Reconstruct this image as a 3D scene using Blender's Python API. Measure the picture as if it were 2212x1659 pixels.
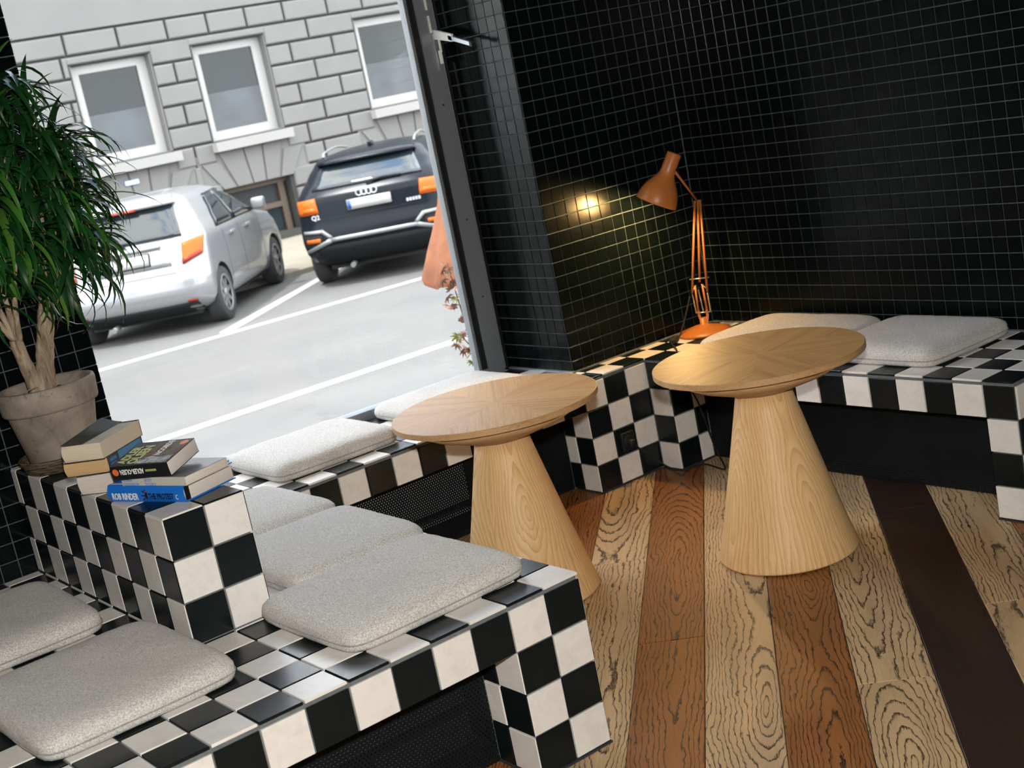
import bpy, bmesh, math, random
from mathutils import Vector, Matrix
random.seed(11)
for o in list(bpy.data.objects): bpy.data.objects.remove(o)
SC = bpy.context.scene
COL = SC.collection
# All measures below are in tile units: one bench tile pitch = 1 unit = 0.1 m.
S = 0.1
ZF = 4.03                      # bench edge joint (z = 0) lies 4.03 units above the floor
def W(x, y, z): return Vector((x*S, y*S, (z+ZF)*S))

# ------------------------------------------------------------------ camera
cam = bpy.data.cameras.new('camera'); cam_o = bpy.data.objects.new('camera', cam); COL.objects.link(cam_o)
RX = (0.7783608674, -0.5969067432, -0.1945679828)
DN = (-0.2832538791, -0.0573083456, -0.9573311828)
FW = (0.5602870693, 0.8002612657, -0.2136827240)
M = Matrix(((RX[0], -DN[0], -FW[0]), (RX[1], -DN[1], -FW[1]), (RX[2], -DN[2], -FW[2]))).to_4x4()
M.translation = W(-17.439, -23.856, 11.016)
cam_o.matrix_world = M
cam.sensor_width = 36; cam.lens = 3064.482/2212*36; cam.clip_start = 0.05; cam.clip_end = 300
cam.dof.use_dof = True; cam.dof.focus_distance = 3.4; cam.dof.aperture_fstop = 8.0
SC.camera = cam_o

# ------------------------------------------------------------------ world, sun, flash, exposure
wd = bpy.data.worlds.new('world'); SC.world = wd; wd.use_nodes = True
wn = wd.node_tree; wn.nodes.clear()
wo = wn.nodes.new('ShaderNodeOutputWorld'); wb = wn.nodes.new('ShaderNodeBackground')
tc = wn.nodes.new('ShaderNodeTexCoord'); nz = wn.nodes.new('ShaderNodeTexNoise')
nz.inputs['Scale'].default_value = 2.6; nz.inputs['Detail'].default_value = 6; nz.inputs['Roughness'].default_value = .6
rp = wn.nodes.new('ShaderNodeValToRGB')
rp.color_ramp.elements[0].position = .38; rp.color_ramp.elements[0].color = (.36, .54, .84, 1)
rp.color_ramp.elements[1].position = .52; rp.color_ramp.elements[1].color = (1.0, .975, .935, 1)
wn.links.new(tc.outputs['Generated'], nz.inputs['Vector']); wn.links.new(nz.outputs['Fac'], rp.inputs['Fac'])
wn.links.new(rp.outputs['Color'], wb.inputs['Color']); wn.links.new(wb.outputs[0], wo.inputs[0])
wb.inputs['Strength'].default_value = 8.4
def light(name, kind, energy, color, loc=None, size=None):
    l = bpy.data.lights.new(name, kind); l.energy = energy; l.color = color
    o = bpy.data.objects.new(name, l); COL.objects.link(o)
    if loc is not None: o.location = loc
    if size is not None:
        if kind == 'SUN': l.angle = size
        else: l.shadow_soft_size = size
    return o
sun = light('sun', 'SUN', 8.0, (1, .97, .92), size=math.radians(4))
sun.rotation_euler = Vector((-.30, -.06, .95)).to_track_quat('Z', 'Y').to_euler()
# the photographer's flash, 20 cm above the lens
flash = light('camera_flash', 'POINT', 375, (1.0, .955, .89), W(-16.872, -23.741, 12.931), .035)
vs = SC.view_settings
vs.view_transform = 'Standard'; vs.look = 'None'; vs.exposure = 0.0; vs.gamma = 1.0; vs.use_curve_mapping = False

# ------------------------------------------------------------------ materials
MATS = {}
class N:
    """small node builder"""
    def __init__(s, name):
        s.m = bpy.data.materials.new(name); s.m.use_nodes = True; s.t = s.m.node_tree
        s.b = s.t.nodes['Principled BSDF']; s.out = s.t.nodes['Material Output']; MATS[name] = s.m
    def n(s, kind, **kw):
        x = s.t.nodes.new(kind)
        for k, v in kw.items(): setattr(x, k, v)
        return x
    def l(s, a, b): s.t.links.new(a, b)
    def val(s, sock, v):
        if hasattr(v, 'is_linked') or hasattr(v, 'links'): s.l(v, sock)
        else: sock.default_value = v
    def math(s, op, a, b=None, c=None, clamp=False):
        x = s.n('ShaderNodeMath', operation=op, use_clamp=clamp)
        for i, v in enumerate((a, b, c)):
            if v is not None: s.val(x.inputs[i], v)
        return x.outputs[0]
    def coords(s, rnd=0.0, scale=(1, 1, 1), kind='Object'):
        t = s.n('ShaderNodeTexCoord'); mp = s.n('ShaderNodeMapping'); mp.inputs['Scale'].default_value = scale
        v = t.outputs[kind]
        if rnd:
            oi = s.n('ShaderNodeObjectInfo'); mu = s.math('MULTIPLY', oi.outputs['Random'], rnd)
            ad = s.n('ShaderNodeVectorMath', operation='ADD'); s.l(v, ad.inputs[0])
            cb = s.n('ShaderNodeCombineXYZ')
            for i in range(3): s.l(mu, cb.inputs[i])
            s.l(cb.outputs[0], ad.inputs[1]); v = ad.outputs[0]
        s.l(v, mp.inputs['Vector']); return mp.outputs[0]
    def noise(s, vec, scale, detail=3, rough=.55, dist=0):
        x = s.n('ShaderNodeTexNoise'); x.inputs['Scale'].default_value = scale; x.inputs['Detail'].default_value = detail
        x.inputs['Roughness'].default_value = rough; x.inputs['Distortion'].default_value = dist
        if vec is not None: s.l(vec, x.inputs['Vector'])
        return x.outputs['Fac']
    def ramp(s, fac, stops):
        r = s.n('ShaderNodeValToRGB'); e = r.color_ramp.elements
        while len(e) < len(stops): e.new(.5)
        for i, (p, c) in enumerate(stops): e[i].position = p; e[i].color = (*c, 1)
        s.l(fac, r.inputs['Fac']); return r.outputs['Color']
    def mix(s, fac, a, b, mode='MIX'):
        x = s.n('ShaderNodeMix', data_type='RGBA', blend_type=mode)
        s.val(x.inputs[0], fac)
        for i, v in ((6, a), (7, b)):
            if isinstance(v, tuple): x.inputs[i].default_value = (*v, 1)
            else: s.l(v, x.inputs[i])
        return x.outputs[2]
    def bump(s, h, strength=.3, dist=.01):
        b = s.n('ShaderNodeBump'); b.inputs['Strength'].default_value = strength; b.inputs['Distance'].default_value = dist
        s.l(h, b.inputs['Height']); s.l(b.outputs[0], s.b.inputs['Normal'])
    def set(s, col=None, rough=None, metal=None, spec=None, coat=None):
        b = s.b.inputs
        if col is not None:
            if isinstance(col, tuple): b['Base Color'].default_value = (*col, 1)
            else: s.l(col, b['Base Color'])
        if rough is not None: s.val(b['Roughness'], rough)
        if metal is not None: b['Metallic'].default_value = metal
        if spec is not None: b['Specular IOR Level'].default_value = spec
        if coat is not None: b['Coat Weight'].default_value = coat; b['Coat Roughness'].default_value = .05
        return s.m
def plain(name, col, rough=.5, metal=0, spec=.5, coat=None, var=0, vscale=6, bump=0, bscale=60, rnd=7.0):
    k = N(name)
    if var:
        f = k.noise(k.coords(rnd), vscale, 5)
        lo = tuple(c*(1-var) for c in col); hi = tuple(min(1, c*(1+var)) for c in col)
        k.set(k.ramp(f, [(.3, lo), (.7, hi)]), rough, metal, spec, coat)
    else: k.set(col, rough, metal, spec, coat)
    if bump: k.bump(k.noise(k.coords(rnd), bscale, 4), bump, .004)
    return k.m

# glazed checker tiles: faint cloudy mottling and scuffs
def tile_mat(name, col, dirt, rough, spec):
    k = N(name); c = k.coords(37.0)
    f = k.noise(c, 26, 6, .65, .6); g = k.noise(c, 140, 3)
    base = k.ramp(f, [(.28, dirt), (.55, col)])
    k.set(k.mix(k.math('MULTIPLY', g, .10), base, dirt), k.math('MULTIPLY_ADD', f, .04, rough-.02), 0, spec)
    k.bump(k.noise(c, 60, 3), .04, .002); return k.m
tile_mat('white_tile', (.775, .745, .705), (.69, .655, .61), .36, .5)
tile_mat('black_tile', (.0045, .0080, .0090), (.0058, .0096, .0108), .28, .33)
tile_mat('black_mosaic', (.0016, .0030, .0032), (.0020, .0038, .0040), .22, .12)
plain('bench_grout', (.13, .142, .148), .85, var=.15, vscale=80)
plain('mosaic_grout', (.060, .082, .086), .85, var=.25, vscale=60)
plain('dark_plinth', (.03, .036, .042), .6)
plain('room_paint', (.02, .022, .023), .8)
plain('black_metal', (.012, .014, .016), .45, .2)
plain('frame_metal', (.19, .215, .235), .42, .2)
plain('frame_seal', (.006, .008, .010), .5)
plain('white_metal', (.82, .82, .80), .35, .1)
plain('rubber', (.008, .008, .009), .7)
plain('sill_metal', (.35, .38, .42), .35, .5)

# architectural glass: transparent with a clear reflection
def glass_mat(name, tint, refl):
    k = N(name); k.t.nodes.remove(k.b)
    tr = k.n('ShaderNodeBsdfTransparent'); tr.inputs[0].default_value = (*tint, 1)
    gl = k.n('ShaderNodeBsdfGlossy'); gl.inputs['Roughness'].default_value = .0
    ge = k.n('ShaderNodeNewGeometry'); dt = k.n('ShaderNodeVectorMath', operation='DOT_PRODUCT'); k.l(ge.outputs['Incoming'], dt.inputs[0]); k.l(ge.outputs['Normal'], dt.inputs[1])
    q = k.math('POWER', k.math('SUBTRACT', 1.0, k.math('ABSOLUTE', dt.outputs['Value'])), 5.0)
    fr = k.math('MULTIPLY_ADD', q, 1.0-refl, refl, clamp=True)      # the same reflectance from either side
    ms = k.n('ShaderNodeMixShader'); k.l(fr, ms.inputs[0]); k.l(tr.outputs[0], ms.inputs[1]); k.l(gl.outputs[0], ms.inputs[2])
    k.l(ms.outputs[0], k.out.inputs[0]); return k.m
glass_mat('window_glass', (.99, .995, .995), .02)

# perforated sheet: real see-through holes on a 1 cm staggered grid (along local x and z)
def perforated(name, ax):
    k = N(name); t = k.n('ShaderNodeTexCoord'); sp = k.n('ShaderNodeSeparateXYZ'); k.l(t.outputs['Object'], sp.inputs[0])
    u = k.math('MULTIPLY', sp.outputs[ax], 100.0); v = k.math('MULTIPLY', sp.outputs[2], 62.0)
    def d(off):
        a = k.math('SUBTRACT', k.math('FRACT', k.math('ADD', u, off)), .5)
        b = k.math('MULTIPLY', k.math('SUBTRACT', k.math('FRACT', k.math('ADD', v, off)), .5), 1.6)
        return k.math('SQRT', k.math('ADD', k.math('MULTIPLY', a, a), k.math('MULTIPLY', b, b)))
    hole = k.math('LESS_THAN', k.math('MINIMUM', d(0.0), d(.5)), 0.235)
    k.set((.006, .008, .009), .6, 0, .15)
    tr = k.n('ShaderNodeBsdfTransparent'); ms = k.n('ShaderNodeMixShader')
    k.l(hole, ms.inputs[0]); k.l(k.b.outputs[0], ms.inputs[1]); k.l(tr.outputs[0], ms.inputs[2]); k.l(ms.outputs[0], k.out.inputs[0])
    return k.m
perforated('perforated_x', 0); perforated('perforated_y', 1)
plain('convector', (.70, .72, .72), .5, .1)
plain('convector_dark', (.085, .11, .12), .6)

# boucle wool
def boucle(name, col):
    k = N(name); c = k.coords(3.0, (1, 1, .3))
    a = k.noise(c, 62, 3, .6); b = k.noise(c, 150, 2, .6); big = k.noise(c, 4, 2)
    h = k.math('ADD', k.math('MULTIPLY', a, .7), k.math('MULTIPLY', b, .3))
    lo = tuple(x*.55 for x in col); hi = tuple(min(1, x*1.25) for x in col)
    k.set(k.mix(k.math('MULTIPLY', big, .15), k.ramp(h, [(.36, lo), (.62, hi)]), lo), .95, 0, .15)
    k.b.inputs['Sheen Weight'].default_value = .25
    k.bump(h, .45, .010); return k.m
boucle('boucle', (.63, .605, .57)); boucle('boucle_seam', (.36, .34, .32))

# oak veneer; grain runs along local z (pedestals) or local x (tops)
def veneer(name, col, dark, ax, ring=14.0, rnd=9.0):
    k = N(name)
    sc = {2: (1, 1, .035), 0: (.035, 1, 1)}[ax]
    c = k.coords(rnd, sc)
    w = k.noise(c, ring, 4, .6, .25); fine = k.noise(k.coords(rnd, {2: (1, 1, .03), 0: (.02, 1, 1)}[ax]), 160, 3, .6)
    pore = k.noise(k.coords(rnd, {2: (1, 1, .05), 0: (.04, 1, 1)}[ax]), 330, 2, .5)
    base = k.ramp(k.math('ADD', k.math('MULTIPLY', w, .55), k.math('MULTIPLY', fine, .50)), [(.38, dark), (.55, col), (.75, tuple(x*1.10 for x in col))])
    pr = k.math('MULTIPLY', k.math('LESS_THAN', pore, .40), .30)
    oi = k.n('ShaderNodeObjectInfo'); sh = k.math('MULTIPLY', oi.outputs['Random'], .22)
    k.set(k.mix(sh, k.mix(pr, base, dark), dark), .50, 0, .4)
    k.bump(pore, .05, .002); return k.m
def pedestal_mat(name, col, dark):
    k = N(name); t = k.n('ShaderNodeTexCoord'); sp = k.n('ShaderNodeSeparateXYZ'); k.l(t.outputs['Object'], sp.inputs[0])
    oi = k.n('ShaderNodeObjectInfo'); seed = k.math('MULTIPLY', oi.outputs['Random'], 41.0)
    ang = k.math('ARCTAN2', sp.outputs[1], sp.outputs[0]); X = sp.outputs[2]
    # four veneer leaves round the cone, each with its own cathedral figure
    leaf = k.math('FLOOR', k.math('MULTIPLY', ang, .6366)); Y = k.math('MULTIPLY', k.math('SUBTRACT', k.math('FRACT', k.math('MULTIPLY', ang, .6366)), .5), .24)
    seed = k.math('MULTIPLY_ADD', leaf, 3.7, seed)
    def comb(x, y, z):
        cb = k.n('ShaderNodeCombineXYZ')
        for i, v in enumerate((x, y, z)): k.val(cb.inputs[i], v)
        return cb.outputs[0]
    h = k.math('MULTIPLY', k.math('SUBTRACT', k.noise(comb(k.math('MULTIPLY', X, 1.6), 0.0, seed), 1.0, 1, .4), .42), .42)
    warp = k.math('MULTIPLY', k.math('SUBTRACT', k.noise(comb(k.math('MULTIPLY', X, 3.0), k.math('MULTIPLY', Y, 14.0), seed), 1.0, 3, .6), .5), .05)
    y2 = k.math('ADD', Y, warp); r = k.math('SQRT', k.math('ADD', k.math('MULTIPLY', y2, y2), k.math('MULTIPLY', h, h)))
    ph = k.math('FRACT', k.math('MULTIPLY', r, 84.0)); tooth = k.noise(comb(k.math('MULTIPLY', X, 14.0), k.math('MULTIPLY', ang, 95.0), seed), 1.0, 3, .6)
    band = k.math('MULTIPLY', k.math('MULTIPLY', ph, ph), .75)
    streak = k.math('ADD', k.math('MULTIPLY', band, .42), k.math('MULTIPLY', tooth, .80))
    ton = k.noise(comb(k.math('MULTIPLY', X, 1.5), k.math('MULTIPLY', ang, 2.2), seed), 1.0, 2)
    base = k.mix(k.math('MULTIPLY', ton, .35), col, tuple(c*1.12 for c in col))
    k.set(k.mix(k.math('MULTIPLY', k.math('SUBTRACT', streak, .34), 1.8, clamp=True), base, dark), .5, 0, .4); k.bump(tooth, .04, .002); return k.m
pedestal_mat('oak_pedestal', (.82, .545, .265), (.50, .27, .09))
veneer('oak_top', (.53, .305, .12), (.38, .20, .07), 0, 24)
veneer('oak_edge', (.56, .34, .16), (.40, .22, .09), 0, 18)

# floor boards: brushed oak, cathedral grain picked out dark
def board(name, col, line, vein, freq=92.0):
    k = N(name); t = k.n('ShaderNodeTexCoord'); sp = k.n('ShaderNodeSeparateXYZ'); k.l(t.outputs['Object'], sp.inputs[0])
    oi = k.n('ShaderNodeObjectInfo'); R = oi.outputs['Random']
    seed = k.math('MULTIPLY', R, 83.0)
    def comb(x, y, z):
        cb = k.n('ShaderNodeCombineXYZ')
        for i, v in enumerate((x, y, z)): k.val(cb.inputs[i], v)
        return cb.outputs[0]
    X, Y = sp.outputs[0], sp.outputs[1]
    h = k.math('MULTIPLY', k.math('SUBTRACT', k.noise(comb(k.math('MULTIPLY', X, .62), 0.0, seed), 1.0, 1, .4), .5), .50)
    warp = k.math('MULTIPLY', k.math('SUBTRACT', k.noise(comb(k.math('MULTIPLY', X, 2.3), k.math('MULTIPLY', Y, 8.0), seed), 1.0, 4, .62), .5), .085)
    yo = k.math('MULTIPLY', k.math('SUBTRACT', k.math('FRACT', k.math('MULTIPLY', R, 7.31)), .5), .12)
    y2 = k.math('ADD', k.math('ADD', Y, yo), warp)
    r = k.math('SQRT', k.math('ADD', k.math('MULTIPLY', y2, y2), k.math('MULTIPLY', h, h)))
    jag = k.math('MULTIPLY', k.math('SUBTRACT', k.noise(comb(k.math('MULTIPLY', X, 42.0), k.math('MULTIPLY', Y, 90.0), seed), 1.0, 3, .6), .5), .006)
    ph = k.math('FRACT', k.math('MULTIPLY', k.math('ADD', r, jag), freq))
    tooth = k.noise(comb(k.math('MULTIPLY', X, 26.0), k.math('MULTIPLY', Y, 520.0), seed), 1.0, 2, .5)
    ln = k.math('MULTIPLY', k.math('SUBTRACT', ph, k.math('MULTIPLY_ADD', tooth, .55, .42)), 5.0, clamp=True)
    # the ring band drops off sharply
    ln = k.math('MULTIPLY', ln, k.math('SUBTRACT', 1.0, k.math('MULTIPLY', k.math('SUBTRACT', ph, .93), 14.0, clamp=True), clamp=True))
    ton = k.noise(comb(k.math('MULTIPLY', X, 2.2), k.math('MULTIPLY', Y, 14.0), seed), 1.0, 3)
    base = k.ramp(ton, [(.3, tuple(c*.82 for c in col)), (.7, tuple(min(1, c*1.12) for c in col))])
    pore = k.math('MULTIPLY', k.math('LESS_THAN', k.noise(comb(k.math('MULTIPLY', X, 18.0), k.math('MULTIPLY', Y, 700.0), seed), 1.0, 1), .42), .30)
    base = k.mix(pore, base, vein)
    k.set(k.mix(ln, base, line), .48, 0, .35)
    hh = k.math('SUBTRACT', 1.0, ln); k.bump(hh, .12, .002); return k.m
board('board_light', (.50, .34, .185), (.046, .032, .020), (.33, .215, .11))
board('board_brown', (.275, .104, .025), (.020, .009, .005), (.16, .058, .015))
board('board_dark', (.028, .013, .008), (.014, .008, .006), (.024, .012, .008))
# ------------------------------------------------------------------ geometry helpers
WL = {}                                     # world position of every unrotated object
def tag(o, label=None, cat=None, group=None, kind=None):
    if label: o['label'] = label
    if cat: o['category'] = cat
    if group: o['group'] = group
    if kind: o['kind'] = kind
    return o
def root(name, label, cat, loc, group=None, rz=0.0):
    o = bpy.data.objects.new(name, None); COL.objects.link(o); o.location = loc; o.rotation_euler = (0, 0, rz)
    o.empty_display_size = .05; WL[o] = Vector(loc); return tag(o, label, cat, group)
class G:
    """collects geometry (metres)"""
    def __init__(s): s.v = []; s.f = []; s.sm = []
    def add(s, vs, fs, smooth=False):
        b = len(s.v); s.v += [Vector(p) for p in vs]; s.f += [tuple(i+b for i in f) for f in fs]; s.sm += [smooth]*len(fs); return s
    def box(s, a, b):
        x0, y0, z0 = a; x1, y1, z1 = b
        return s.add([(x0,y0,z0),(x1,y0,z0),(x1,y1,z0),(x0,y1,z0),(x0,y0,z1),(x1,y0,z1),(x1,y1,z1),(x0,y1,z1)],
                     [(0,3,2,1),(4,5,6,7),(0,1,5,4),(1,2,6,5),(2,3,7,6),(3,0,4,7)])
    def bevel_box(s, a, b, r):
        """box with chamfered edges"""
        bm = bmesh.new(); bmesh.ops.create_cube(bm, size=1)
        for v in bm.verts:
            v.co = Vector(((a[i]+b[i])/2 + v.co[i]*(b[i]-a[i]) for i in range(3)))
        bmesh.ops.bevel(bm, geom=bm.edges[:], offset=r, segments=2, affect='EDGES', profile=.5)
        s.add([v.co.copy() for v in bm.verts], [[v.index for v in f.verts] for f in bm.faces], True); bm.free(); return s
    def ubox(s, x0, x1, y0, y1, z0, z1): return s.box(W(x0, y0, z0), W(x1, y1, z1))
    def tube(s, pts, rad, n=10, cap=True, smooth=True):
        pts = [Vector(p) for p in pts]; R = rad if isinstance(rad, (list, tuple)) else [rad]*len(pts)
        up = None; rings = []
        for i, p in enumerate(pts):
            d = (pts[min(i+1, len(pts)-1)] - pts[max(i-1, 0)]).normalized()
            if up is None:
                up = d.orthogonal().normalized()
            up = (up - d*up.dot(d))
            up = up.normalized() if up.length > 1e-6 else d.orthogonal().normalized()
            w = d.cross(up)
            rings.append([p + (up*math.cos(2*math.pi*k/n) + w*math.sin(2*math.pi*k/n))*R[i] for k in range(n)])
        vs = [q for r in rings for q in r]; fs = []
        for i in range(len(pts)-1):
            for k in range(n): fs.append((i*n+k, i*n+(k+1) % n, (i+1)*n+(k+1) % n, (i+1)*n+k))
        s.add(vs, fs, smooth)
        if cap:
            b = len(s.v)-len(vs); s.f += [tuple(b+k for k in range(n))[::-1], tuple(b+(len(pts)-1)*n+k for k in range(n))]; s.sm += [False, False]
        return s
    def lathe(s, prof, c=(0, 0, 0), n=48, axis=None, smooth=True, cap=(False, False)):
        """profile of (radius, height) turned round axis through c"""
        c = Vector(c); ax = Vector(axis).normalized() if axis is not None else Vector((0, 0, 1))
        q = Vector((0, 0, 1)).rotation_difference(ax).to_matrix()
        vs = [c + q @ Vector((r*math.cos(2*math.pi*k/n), r*math.sin(2*math.pi*k/n), h)) for r, h in prof for k in range(n)]
        fs = [(i*n+k, i*n+(k+1) % n, (i+1)*n+(k+1) % n, (i+1)*n+k) for i in range(len(prof)-1) for k in range(n)]
        s.add(vs, fs, smooth); b = len(s.v)-len(vs)
        if cap[0]: s.f.append(tuple(b+k for k in range(n))[::-1]); s.sm.append(False)
        if cap[1]: s.f.append(tuple(b+(len(prof)-1)*n+k for k in range(n))); s.sm.append(False)
        return s
    def prism(s, poly, d):
        """extrude a planar polygon (list of Vector) by vector d"""
        n = len(poly); d = Vector(d)
        s.add([*poly, *[Vector(p)+d for p in poly]], [tuple(range(n))[::-1], tuple(range(n, 2*n))] + [(k, (k+1) % n, n+(k+1) % n, n+k) for k in range(n)])
        return s
    def mesh(s, name, mat, off=Vector((0, 0, 0))):
        me = bpy.data.meshes.new(name); me.from_pydata([v-off for v in s.v], [], s.f)
        for p, a in zip(me.polygons, s.sm): p.use_smooth = a
        me.materials.append(MATS[mat] if isinstance(mat, str) else mat); me.update(); return me
    def make(s, name, mat, parent=None, origin=None, local=False):
        if origin is None:
            if local: origin = Vector((0, 0, 0))
            elif parent is not None: origin = WL[parent]
            else:
                xs = [v.x for v in s.v]; ys = [v.y for v in s.v]; zs = [v.z for v in s.v]
                origin = Vector(((min(xs)+max(xs))/2, (min(ys)+max(ys))/2, min(zs)))
        origin = Vector(origin); o = bpy.data.objects.new(name, s.mesh(name, mat, origin)); COL.objects.link(o)
        o.location = origin if (parent is None or local) else origin - WL[parent]
        if parent is not None: o.parent = parent
        if not local: WL[o] = origin
        return o
def fix_normals(o):
    bm = bmesh.new(); bm.from_mesh(o.data); bmesh.ops.recalc_face_normals(bm, faces=bm.faces[:]); bm.to_mesh(o.data); bm.free()
def link(name, me, parent, loc, rot=None, scale=None):
    o = bpy.data.objects.new(name, me); COL.objects.link(o); o.parent = parent
    o.location = Vector(loc) - (WL[parent] if parent in WL else Vector((0, 0, 0)))
    if rot is not None: o.rotation_euler = rot
    if scale is not None: o.scale = scale
    return o
def text_mesh(body, size, mat, bold=0.0, sx=1.0, align='LEFT', depth=.0002):
    cu = bpy.data.curves.new('txt', 'FONT'); cu.body = body; cu.size = size; cu.offset = bold; cu.extrude = depth
    cu.align_x = align; cu.resolution_u = 2
    o = bpy.data.objects.new('txt', cu); COL.objects.link(o)
    dg = bpy.context.evaluated_depsgraph_get(); me = bpy.data.meshes.new_from_object(o.evaluated_get(dg))
    bpy.data.objects.remove(o); bpy.data.curves.remove(cu)
    me.transform(Matrix.Diagonal((sx, 1, 1, 1))); me.materials.clear(); me.materials.append(MATS[mat]); me.name = 'lettering'
    return me

# bevelled tile: lies in local xy, face at z = t
TM = {}
def tile_mesh(w, h, t, mat, b=.0012):
    k = (round(w, 4), round(h, 4), t, mat)
    if k in TM: return TM[k]
    g = G(); x, y = w/2, h/2
    ring = lambda X, Y, z: [(-X, -Y, z), (X, -Y, z), (X, Y, z), (-X, Y, z)]
    vs = ring(x, y, 0) + ring(x, y, t-b) + ring(x-b, y-b, t)
    fs = [(8, 9, 10, 11)]
    for r in (0, 4):
        for i in range(4): fs.append((r+i, r+(i+1) % 4, r+4+(i+1) % 4, r+4+i))
    g.add(vs, fs); TM[k] = g.mesh('tile', mat); return TM[k]
def basis(u, n):
    u = Vector(u); n = Vector(n); return Matrix((u, n.cross(u), n)).transposed()
FACES = {'+z': basis((1,0,0),(0,0,1)), '-y': basis((1,0,0),(0,-1,0)), '+x': basis((0,1,0),(1,0,0)), '-x': basis((0,-1,0),(-1,0,0)), '+y': basis((-1,0,0),(0,1,0))}
EUL = {k: m.to_euler() for k, m in FACES.items()}
def put_tile(parent, face, c, w, h, white, t=.006, gap=.0045, jitter=.0003):
    """c = centre of the tile's outer face in units; w x h in units (pitch size)"""
    me = tile_mesh(w*S-gap, h*S-gap, t, 'white_tile' if white else 'black_tile')
    n = FACES[face] @ Vector((0, 0, 1)); p = W(*c) - n*(t - random.uniform(0, jitter))
    return link('tile', me, parent, p, EUL[face])
# ------------------------------------------------------------------ the setting
def struct(o): return tag(o, kind='structure')
CAMP = W(-17.439, -23.856, 11.016)
# floor slab and oak boards laid at 45 degrees to the window
fl = struct(G().ubox(-46, 21, -61, 20, -5.2, -4.19).make('floor', 'room_paint'))
BW = 1.745
def plank(k, t0, t1, mat):
    s0 = .37 + BW*k; c = s0 + BW/2; w = BW - .018; L = t1 - t0 - .018
    g = G(); b = .002; hx, hy = L*S/2, w*S/2
    ring = lambda X, Y, z: [(-X, -Y, z), (X, -Y, z), (X, Y, z), (-X, Y, z)]
    vs = ring(hx, hy, -.015) + ring(hx, hy, -b*.6) + ring(hx-b, hy-b, 0)
    fs = [(8, 9, 10, 11)] + [(r+i, r+(i+1) % 4, r+4+(i+1) % 4, r+4+i) for r in (0, 4) for i in range(4)]
    g.add(vs, fs); tm = (t0+t1)/2; r2 = math.sqrt(.5)
    return link('plank', g.mesh('plank', mat), fl, W((c+tm)*r2, (tm-c)*r2, -ZF), (0, 0, math.pi/4))
kinds = {-3: 'board_light', -2: 'board_brown', -1: 'board_light', 0: 'board_brown', 1: 'board_light', 2: 'board_brown', 3: 'board_light', 4: 'board_dark', 5: 'board_light', 6: 'board_brown'}
joints = {-1: [-9, 11.44], 0: [-12, 5.17], 1: [-7.5, 13.2], 2: [-10, 9.0], 3: [-16, 1.36, 19.2], 4: [-5.2, 12.6], 5: [-12.5, 4.9], 6: [-8, 10]}
pr_ = random.Random(5)
for k in range(-16, 9):
    mat = kinds.get(k, ('board_light', 'board_brown', 'board_light', 'board_dark')[k % 4])
    js = joints.get(k, [-9+pr_.uniform(-6, 6), 8+pr_.uniform(-5, 5)])
    e = [-38] + js + [24]
    for a, b in zip(e[:-1], e[1:]): plank(k, a, b, mat)

struct(G().ubox(-46, 22, -62, 21, 25, 26).make('ceiling', 'room_paint'))
struct(G().ubox(-47, -45, -60, 21, -4.2, 25).make('wall_left', 'room_paint'))
struct(G().ubox(-46, 22, -62, -60, -4.2, 25).make('wall_rear', 'room_paint'))
struct(G().ubox(-45, -14, 15.5, 21, -4.2, 25).make('wall_front_left', 'room_paint'))
struct(G().ubox(-14, 12.86, 19.75, 21, -12, .02).make('wall_under_window', 'room_paint'))
struct(G().ubox(-14, 12.86, 19.3, 21, 22, 25).make('wall_lintel', 'room_paint'))

PITCH = .513
def mosaic(parent, face, plane, a0, a1, z0, z1, limit=300, full=True):
    """black glass mosaic on one wall face; nearest tiles as single parts, the others joined"""
    cells = []
    sgn = 1 if a1 > a0 else -1
    n = int(math.ceil(abs(a1-a0)/PITCH-.02)); m = int(math.ceil((z1-z0)/PITCH-.02))
    for i in range(n):
        w = min(PITCH, abs(a1-a0)-i*PITCH)
        if w < .06: continue
        a = a0 + sgn*(i*PITCH + w/2)
        for j in range(m):
            h = min(PITCH, z1-z0-j*PITCH)
            if h < .06: continue
            z = z0 + j*PITCH + h/2
            c = {'-y': (a, plane, z), '-x': (plane, a, z), '+x': (plane, a, z)}[face]
            cells.append(((W(*c)-CAMP).length, c, w, h))
    cells.sort(key=lambda q: q[0])
    Mx = FACES[face]; nrm = Mx @ Vector((0, 0, 1)); t = .004; rest = G()
    for q, (d, c, w, h) in enumerate(cells):
        me = tile_mesh(w*S-.0034, h*S-.0034, t, 'black_mosaic', .0006); p = W(*c) - nrm*(t-random.uniform(0, .0002))
        # hand-set pieces tilt a hair
        tilt = Matrix.Rotation(random.uniform(-.006, .006), 3, 'X') @ Matrix.Rotation(random.uniform(-.006, .006), 3, 'Y')
        if q < limit:
            link('tile', me, parent, p, (Mx @ tilt).to_euler())
        else:
            rest.add([p + Mx @ tilt @ v.co for v in me.vertices], [list(f.vertices) for f in me.polygons])
    if rest.v: tag(rest.make('tile_field', 'black_mosaic', parent), kind='stuff')
wr = struct(G().ubox(20.03, 22, -60, 21, -4.2, 25).make('wall_right', 'mosaic_grout'))
mosaic(wr, '-x', 20.0, 15.5, -6.0, 0.02, 17)
wp = struct(G().ubox(12.87, 20.03, 15.53, 21, -4.2, 25).make('wall_window', 'mosaic_grout'))
mosaic(wp, '-y', 15.5, 12.86, 19.98, 0.02, 17)
wv = struct(G().ubox(12.855, 12.868, 15.53, 19.6, 0.02, 22).make('wall_reveal', 'mosaic_grout'))
mosaic(wv, '-x', 12.83, 15.53, 19.55, 0.02, 17)
wc = struct(G().ubox(-14, -3.88, 15.53, 21, -4.2, 25).make('wall_column', 'mosaic_grout'))
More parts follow.
